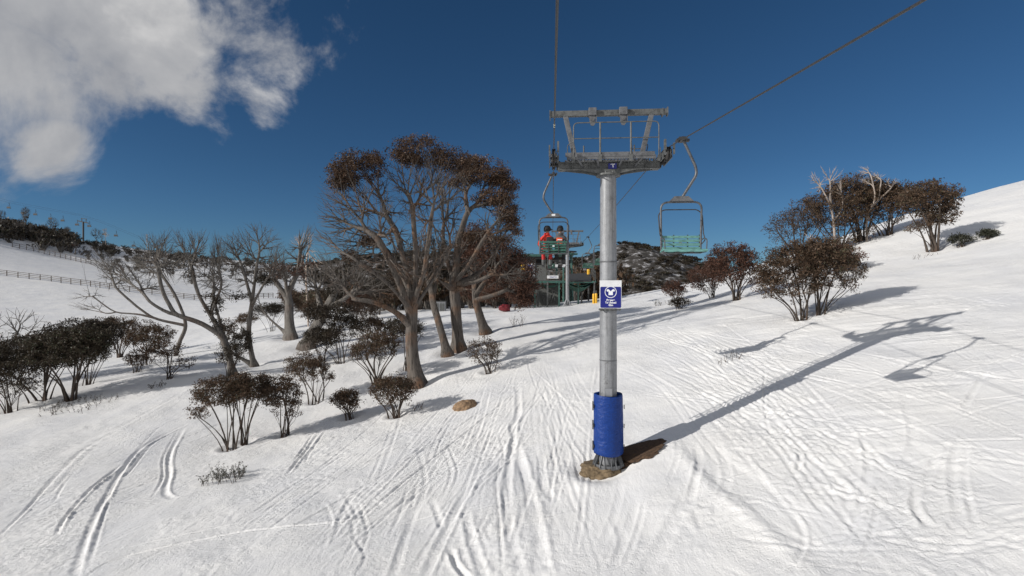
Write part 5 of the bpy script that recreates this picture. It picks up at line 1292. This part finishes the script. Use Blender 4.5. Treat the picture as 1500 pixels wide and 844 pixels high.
def scatter(name, spots, leafmat, stemmat, seed, tmpl):
    """spots: (x,y,z,radius,height)"""
    r = np.random.default_rng(seed); LV = []; LF = []; TN = []; SV = []; SF = []; a = b_ = 0
    for (x, y, z, rad, h) in spots:
        Lv, Lf, tn, Sv, Sf = tmpl[r.integers(len(tmpl))]; th = r.uniform(0, 6.28); c, s = math.cos(th), math.sin(th)
        def tr(V): return np.stack([(V[:, 0]*c-V[:, 1]*s)*rad+x, (V[:, 0]*s+V[:, 1]*c)*rad+y, V[:, 2]*h+z], -1)
        LV.append(tr(Lv)); LF.append(Lf+a); a += len(Lv); TN.append(np.clip(tn+r.normal(0, .15), 0, 1))
        SV.append(tr(Sv)); SF.append(np.array(Sf)+b_); b_ += len(Sv)
    o = fast_mesh(name, np.vstack(LV+SV), np.vstack(LF+[f+a for f in SF]), 4, leafmat, attr={'tone': np.concatenate(TN+[np.zeros(b_)])})
    o.data.materials.append(stemmat); mi = np.zeros(len(o.data.polygons), np.int32); mi[sum(len(f) for f in LF):] = 1; o.data.polygons.foreach_set('material_index', mi)
    return tag(o, kind='stuff')
TM = [mini(s) for s in range(6)]
rr = np.random.default_rng(5); sp_ = []
while len(sp_) < 3400:
    x = rr.uniform(-125, 140); y = rr.uniform(150, 258)
    if vnoise(np.array([x/9]), np.array([y/9]), 77)[0]+rr.normal(0, .3) < -.1: continue
    s = rr.uniform(.8, 1.9); sp_.append((x, y, float(hill_z(np.array([x]), np.array([y]))[0])-.3, s*1.25, s))
scatter('hillside_scrub', sp_, M['leaf_dark'], M['bark_bare'], 1, TM)
sp_ = []
for k in range(520):
    px = rr.uniform(-40, 470); top = np.interp(px, [0, 60, 150, 180, 300, 450], [334, 345, 360, 366, 379, 391]); py = top+abs(rr.normal(0, 1))*np.interp(px, [0, 120, 200, 450], [10, 9, 13, 16])-1.5
    g = ground(px, py)
    if g.y < 130: continue
    s = rr.uniform(1.6, 3.4)*(1.2 if px < 110 else .62); sp_.append((g.x, g.y, g.z-.2, s*1.2, s))
scatter('ridge_scrub', sp_, M['leaf_dark'], M['bark_bare'], 2, [mini(s+40, 90, 26, .55, .2) for s in range(6)])
sp_ = []
for k in range(260):
    px = rr.uniform(415, 775); Y = rr.uniform(62, 128)
    if px < 540 and Y < 84: continue
    if px > 745 and Y < 78: continue
    g = on(px, Y); s = rr.uniform(2.2, 4.4)*(.7 if px < 520 else 1); sp_.append((g.x, g.y, g.z-.1, s*.9, s))
for k in range(80):
    px = rr.uniform(770, 900); Y = rr.uniform(84, 128); g = on(px, Y); s = rr.uniform(3.5, 6.5); sp_.append((g.x, g.y, g.z-.1, s*.8, s))
TM2 = [mini(s+20, 260, 12, .6, .17) for s in range(6)]
scatter('scrub_thicket', sp_, M['leaf'], M['bark_bare'], 3, TM2)

# individual bushes and bare gums behind the run and on the ridge, copied from a few grown ones
def copy_thing(src, label, loc, rz, sc, group):
    o = src.copy(); COL.objects.link(o); o.location = loc; o.rotation_euler = (0, 0, rz); o.scale = (sc, sc, sc); o['label'] = label; o['group'] = group
    for ch in list(src.children):
        c = ch.copy(); COL.objects.link(c); c.parent = o
    return o
byseed = {s['seed']: GROWN[i][0] for i, s in enumerate(ALL)}
for k, (px, Y, sd, sc) in enumerate([(535,62,28,1.1),(555,58,44,1.0),(600,66,52,1.25),(575,72,51,1.3),(690,60,53,1.05),(725,58,54,.95),(757,57,54,.9),(772,64,55,1.0),(640,70,44,1.4),(520,70,41,1.1),(745,62,53,1.0),(762,60,47,1.1)]):
    g = on(px, Y); copy_thing(byseed[sd], 'brown scrubby bush in the belt of scrub behind the tall gums', g, k*1.3, sc, 'bushes in the scrub belt behind the gums')
for k, (px, Y, sd, sc) in enumerate([(398,52,44,.7),(462,50,26,1.5),(520,52,53,.8),(492,58,28,.9),(540,47,31,1.4),(475,68,52,.9),(425,72,51,.8),(505,72,44,1.0),(360,60,46,.8),(330,46,48,1.4)]):
    g = on(px, Y); copy_thing(byseed[sd], 'brown bush on the snow between the bare grey gums and the tall gums', g, k*1.7, sc, 'bushes between the bare gums and the tall gums')
for k, (px, py, sd, sc) in enumerate([(10,338,11,.75),(38,342,10,.95),(48,352,9,.9),(78,352,10,.8),(100,358,11,.65),(140,362,10,.7),(155,365,14,.8),(215,372,14,.8),(110,372,8,.45)]):
    g = ground(px, py); o = copy_thing(byseed[sd], 'bare pale gum standing in the scrub along the far ridge', g, k*2.1, sc, 'bare gums along the far ridge'); o.name = 'ridge_gum'
    o['category'] = 'tree'

# ---- timber fences on the far slope
def fence(label, line, n, h, rails, group, thin=.12):
    P = [ground(x, y) for x, y in line]; o = thing('slope_fence', label, 'fence', P[0], 0, group)
    L = [0]
    for i in range(1, len(P)): L.append(L[-1]+(P[i]-P[i-1]).length)
    pt = []
    for k in range(n):
        s = L[-1]*k/(n-1); i = min(max(0, int(np.searchsorted(L, s))-1), len(P)-2); f = (s-L[i])/(L[i+1]-L[i]); p = P[i].lerp(P[i+1], f); p.z = hs(p.x, p.y); pt.append(p-P[0])
    for p in pt: MB().box((p.x, p.y, p.z+h/2-.15), (thin*1.3, thin*1.3, h+.3)).build('post', M['wood'], o)
    r_ = MB()
    for q in rails:
        for a, c in zip(pt[:-1], pt[1:]): r_.bar((a.x, a.y-.09, a.z+h*q), (c.x, c.y-.09, c.z+h*q), thin*.45, thin*1.1)
    r_.build('rails', M['wood'], o); return o
fence('dark post and rail fence crossing the lower snow slope', [(-60,396),(0,403),(75,412),(130,419),(180,426),(240,434),(290,440),(340,440),(400,436)], 34, 1.15, (.35,.65,.95), 'fences on the far snow slope', .085)
fence('thin netting fence higher up the far snow slope', [(18,362),(50,368),(100,380),(150,391),(190,397)], 22, 1.3, (.15,.5,.95), 'fences on the far snow slope', .09)

# ---- the other chairlift on the skyline
YL = 300
lt = thing('ridge_lift_tower', 'small dark lift tower on the far left skyline', 'lift tower', at(122, 352, YL))
q = MB(); q.tube([(0, 0, -6), (0, 0, 10.5)], .45, 10); q.build('pole', M['dark_steel'], lt)
q = MB(); q.bar((-3.1, 0, 10.9), (3.1, 0, 9.6), .5, .5); q.build('crossarm', M['dark_steel'], lt)
q = MB(); q.bar((-1.2, 0, 12.4), (2.0, 0, 11.9), .3, .3); q.bar((-.8, 0, 10.4), (-.9, 0, 12.3), .25); q.bar((1.5, 0, 10.0), (1.6, 0, 12.0), .25); q.build('lifting_frame', M['dark_steel'], lt)
ca = thing('small_chair', 'tiny chair silhouette', 'chairlift chair', (0,0,0), 0, 'chairs of the far skyline lift')
MB().tube([(0,0,0), (.25,0,-.9), (.05,0,-1.6)], .09, 5).build('hanger', M['dark_steel'], ca)
MB().bar((-.9, 0, -1.7), (.9, 0, -1.7), .12).bar((-.9, 0, -2.7), (.9, 0, -2.7), .5, .22).box((0, -.2, -2.3), (1.8, .12, .6)).build('seat', M['dark_steel'], ca)
labs = ['highest chair of the far skyline lift, at the photo edge','second chair down from the top on the far skyline lift','chair just above the first bare ridge gums on the skyline lift','chair in clear sky midway to the small skyline tower','chair close uphill of the small skyline tower','chair hanging low by the uphill side of the skyline tower','chair hanging under the downhill end of the skyline tower arm','chair just above the rounded bare gum right of the skyline tower','lowest separate chair of the skyline lift, right of the tower','faint chair of the skyline lift above the leafless sweeping gum']
for k, (px, py) in enumerate([(13,297),(34,305),(52,307),(74,313),(92,316),(113,322),(131,324),(153,336),(170,338),(196,353)]):
    o = ca if k == 0 else copy_thing(ca, '', (0,0,0), 0, 1, 'chairs of the far skyline lift')
    o.location = at(px, py, YL); o['label'] = labs[k]; o.scale = (1.15,)*3
for off in (0, 2.2):
    pts = [at(px, py-off*1.2, YL) for px, py in [(-40,281),(13,297),(60,306),(118,316+off*.4),(150,327),(196,346),(240,366)]]
    o = MB().tube(pts, .03, 4).build('skyline_rope', M['dark_steel'], None); tag(o, 'thin rope of the far skyline lift, '+('upper strand' if off else 'lower strand'), 'rope', 'ropes of the far skyline lift')
# ------------------------------------------------------------------ camera, sun, sky
cam = bpy.data.cameras.new('camera'); co = bpy.data.objects.new('camera', cam); COL.objects.link(co)
cam.sensor_width = 36; cam.sensor_fit = 'HORIZONTAL'; cam.lens = 36*F/1500; cam.clip_start = .1; cam.clip_end = 3000
co.location = (0, 0, EYE); co.rotation_euler = (R(90), 0, 0); scene.camera = co

SUN_EL = R(23.3); sdir = Vector((-11.6, -4.8, 0)).normalized()*math.cos(SUN_EL)+Vector((0, 0, math.sin(SUN_EL)))
sl = bpy.data.lights.new('sun', 'SUN'); sl.energy = 4.05; sl.angle = R(.5); sl.color = (1, .955, .89)
so = bpy.data.objects.new('sun', sl); COL.objects.link(so); so.rotation_euler = sdir.to_track_quat('Z', 'Y').to_euler()

w = bpy.data.worlds.new('World'); scene.world = w; w.use_nodes = True; nt = w.node_tree; L = nt.links
bg = nt.nodes['Background']; bg.inputs['Strength'].default_value = .105
sky = N(nt, 'ShaderNodeTexSky', sky_type='NISHITA', sun_disc=False)
sky.sun_elevation = SUN_EL; sky.sun_rotation = math.atan2(sdir.x, sdir.y); sky.altitude = 1800; sky.air_density = 1.0; sky.dust_density = .4; sky.ozone_density = 2.2
tc = N(nt, 'ShaderNodeTexCoord')
sp = N(nt, 'ShaderNodeSeparateXYZ'); L.new(tc.outputs['Generated'], sp.inputs[0])
# deep, slightly uneven blue of a polarised mountain sky
hs_ = N(nt, 'ShaderNodeHueSaturation'); hs_.inputs['Saturation'].default_value = 1.0; hs_.inputs['Value'].default_value = 1.0
L.new(sky.outputs[0], hs_.inputs['Color'])
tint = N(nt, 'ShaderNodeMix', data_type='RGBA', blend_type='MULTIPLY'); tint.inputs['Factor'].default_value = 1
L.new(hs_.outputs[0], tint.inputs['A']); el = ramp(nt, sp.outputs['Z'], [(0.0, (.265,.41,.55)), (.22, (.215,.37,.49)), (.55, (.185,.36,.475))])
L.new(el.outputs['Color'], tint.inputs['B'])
# clouds: broken cumulus in chosen directions
def pix(px, py): return Vector(((px-CX)/F, 1, (CY-py)/F)).normalized()
def fbm(scale, detail, rough, dist=0.0, off=(0,0,0)):
    mp = N(nt, 'ShaderNodeMapping'); mp.inputs['Location'].default_value = off; L.new(tc.outputs['Generated'], mp.inputs['Vector'])
    n = N(nt, 'ShaderNodeTexNoise', i_Scale=scale, i_Detail=detail, i_Roughness=rough, i_Distortion=dist); L.new(mp.outputs[0], n.inputs['Vector']); return n
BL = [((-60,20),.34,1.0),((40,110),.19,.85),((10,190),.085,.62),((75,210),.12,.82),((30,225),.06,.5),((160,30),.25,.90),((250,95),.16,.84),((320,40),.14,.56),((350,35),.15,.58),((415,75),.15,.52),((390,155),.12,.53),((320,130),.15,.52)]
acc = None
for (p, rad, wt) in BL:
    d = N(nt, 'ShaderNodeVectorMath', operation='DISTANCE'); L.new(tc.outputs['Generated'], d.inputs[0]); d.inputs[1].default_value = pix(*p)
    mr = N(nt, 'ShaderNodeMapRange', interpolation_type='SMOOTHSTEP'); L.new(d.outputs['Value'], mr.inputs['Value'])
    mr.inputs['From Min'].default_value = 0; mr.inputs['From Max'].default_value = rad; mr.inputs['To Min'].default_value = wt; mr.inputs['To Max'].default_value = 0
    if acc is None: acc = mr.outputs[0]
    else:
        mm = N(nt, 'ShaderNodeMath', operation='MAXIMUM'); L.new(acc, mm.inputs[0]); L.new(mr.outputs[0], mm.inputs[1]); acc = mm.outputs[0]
# unseen cloud bank added behind the viewer to brighten the fill light
fill_cloud = N(nt, 'ShaderNodeMapRange', interpolation_type='SMOOTHSTEP'); L.new(sp.outputs['Y'], fill_cloud.inputs['Value'])
fill_cloud.inputs['From Min'].default_value = .25; fill_cloud.inputs['From Max'].default_value = -.5; fill_cloud.inputs['To Min'].default_value = 0; fill_cloud.inputs['To Max'].default_value = .95
mm = N(nt, 'ShaderNodeMath', operation='MAXIMUM'); L.new(acc, mm.inputs[0]); L.new(fill_cloud.outputs[0], mm.inputs[1]); acc = mm.outputs[0]
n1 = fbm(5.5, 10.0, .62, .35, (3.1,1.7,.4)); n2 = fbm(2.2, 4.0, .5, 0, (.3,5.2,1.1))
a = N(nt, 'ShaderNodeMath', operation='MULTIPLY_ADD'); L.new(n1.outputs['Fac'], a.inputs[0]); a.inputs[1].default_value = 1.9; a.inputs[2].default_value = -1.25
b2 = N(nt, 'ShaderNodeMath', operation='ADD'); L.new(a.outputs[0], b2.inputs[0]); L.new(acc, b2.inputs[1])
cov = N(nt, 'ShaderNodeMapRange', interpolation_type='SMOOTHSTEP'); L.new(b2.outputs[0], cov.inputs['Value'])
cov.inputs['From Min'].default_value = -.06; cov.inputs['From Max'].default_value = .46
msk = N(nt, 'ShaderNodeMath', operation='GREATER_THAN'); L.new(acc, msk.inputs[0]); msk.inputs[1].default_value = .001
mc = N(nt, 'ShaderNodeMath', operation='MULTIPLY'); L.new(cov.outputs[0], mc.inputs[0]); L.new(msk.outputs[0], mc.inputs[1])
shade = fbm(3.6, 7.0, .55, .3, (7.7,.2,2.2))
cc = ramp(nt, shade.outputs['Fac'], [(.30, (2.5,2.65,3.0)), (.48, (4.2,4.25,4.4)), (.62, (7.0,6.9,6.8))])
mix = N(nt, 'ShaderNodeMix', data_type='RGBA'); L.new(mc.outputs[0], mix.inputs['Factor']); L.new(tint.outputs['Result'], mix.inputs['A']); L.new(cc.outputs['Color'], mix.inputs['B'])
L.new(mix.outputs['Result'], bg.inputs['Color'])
scene.view_settings.view_transform = 'Standard'; scene.view_settings.look = 'None'; scene.view_settings.exposure = 0; scene.view_settings.gamma = 1
scene.cycles.use_denoising = True; scene.cycles.max_bounces = 6; scene.cycles.diffuse_bounces = 3; scene.cycles.transparent_max_bounces = 4
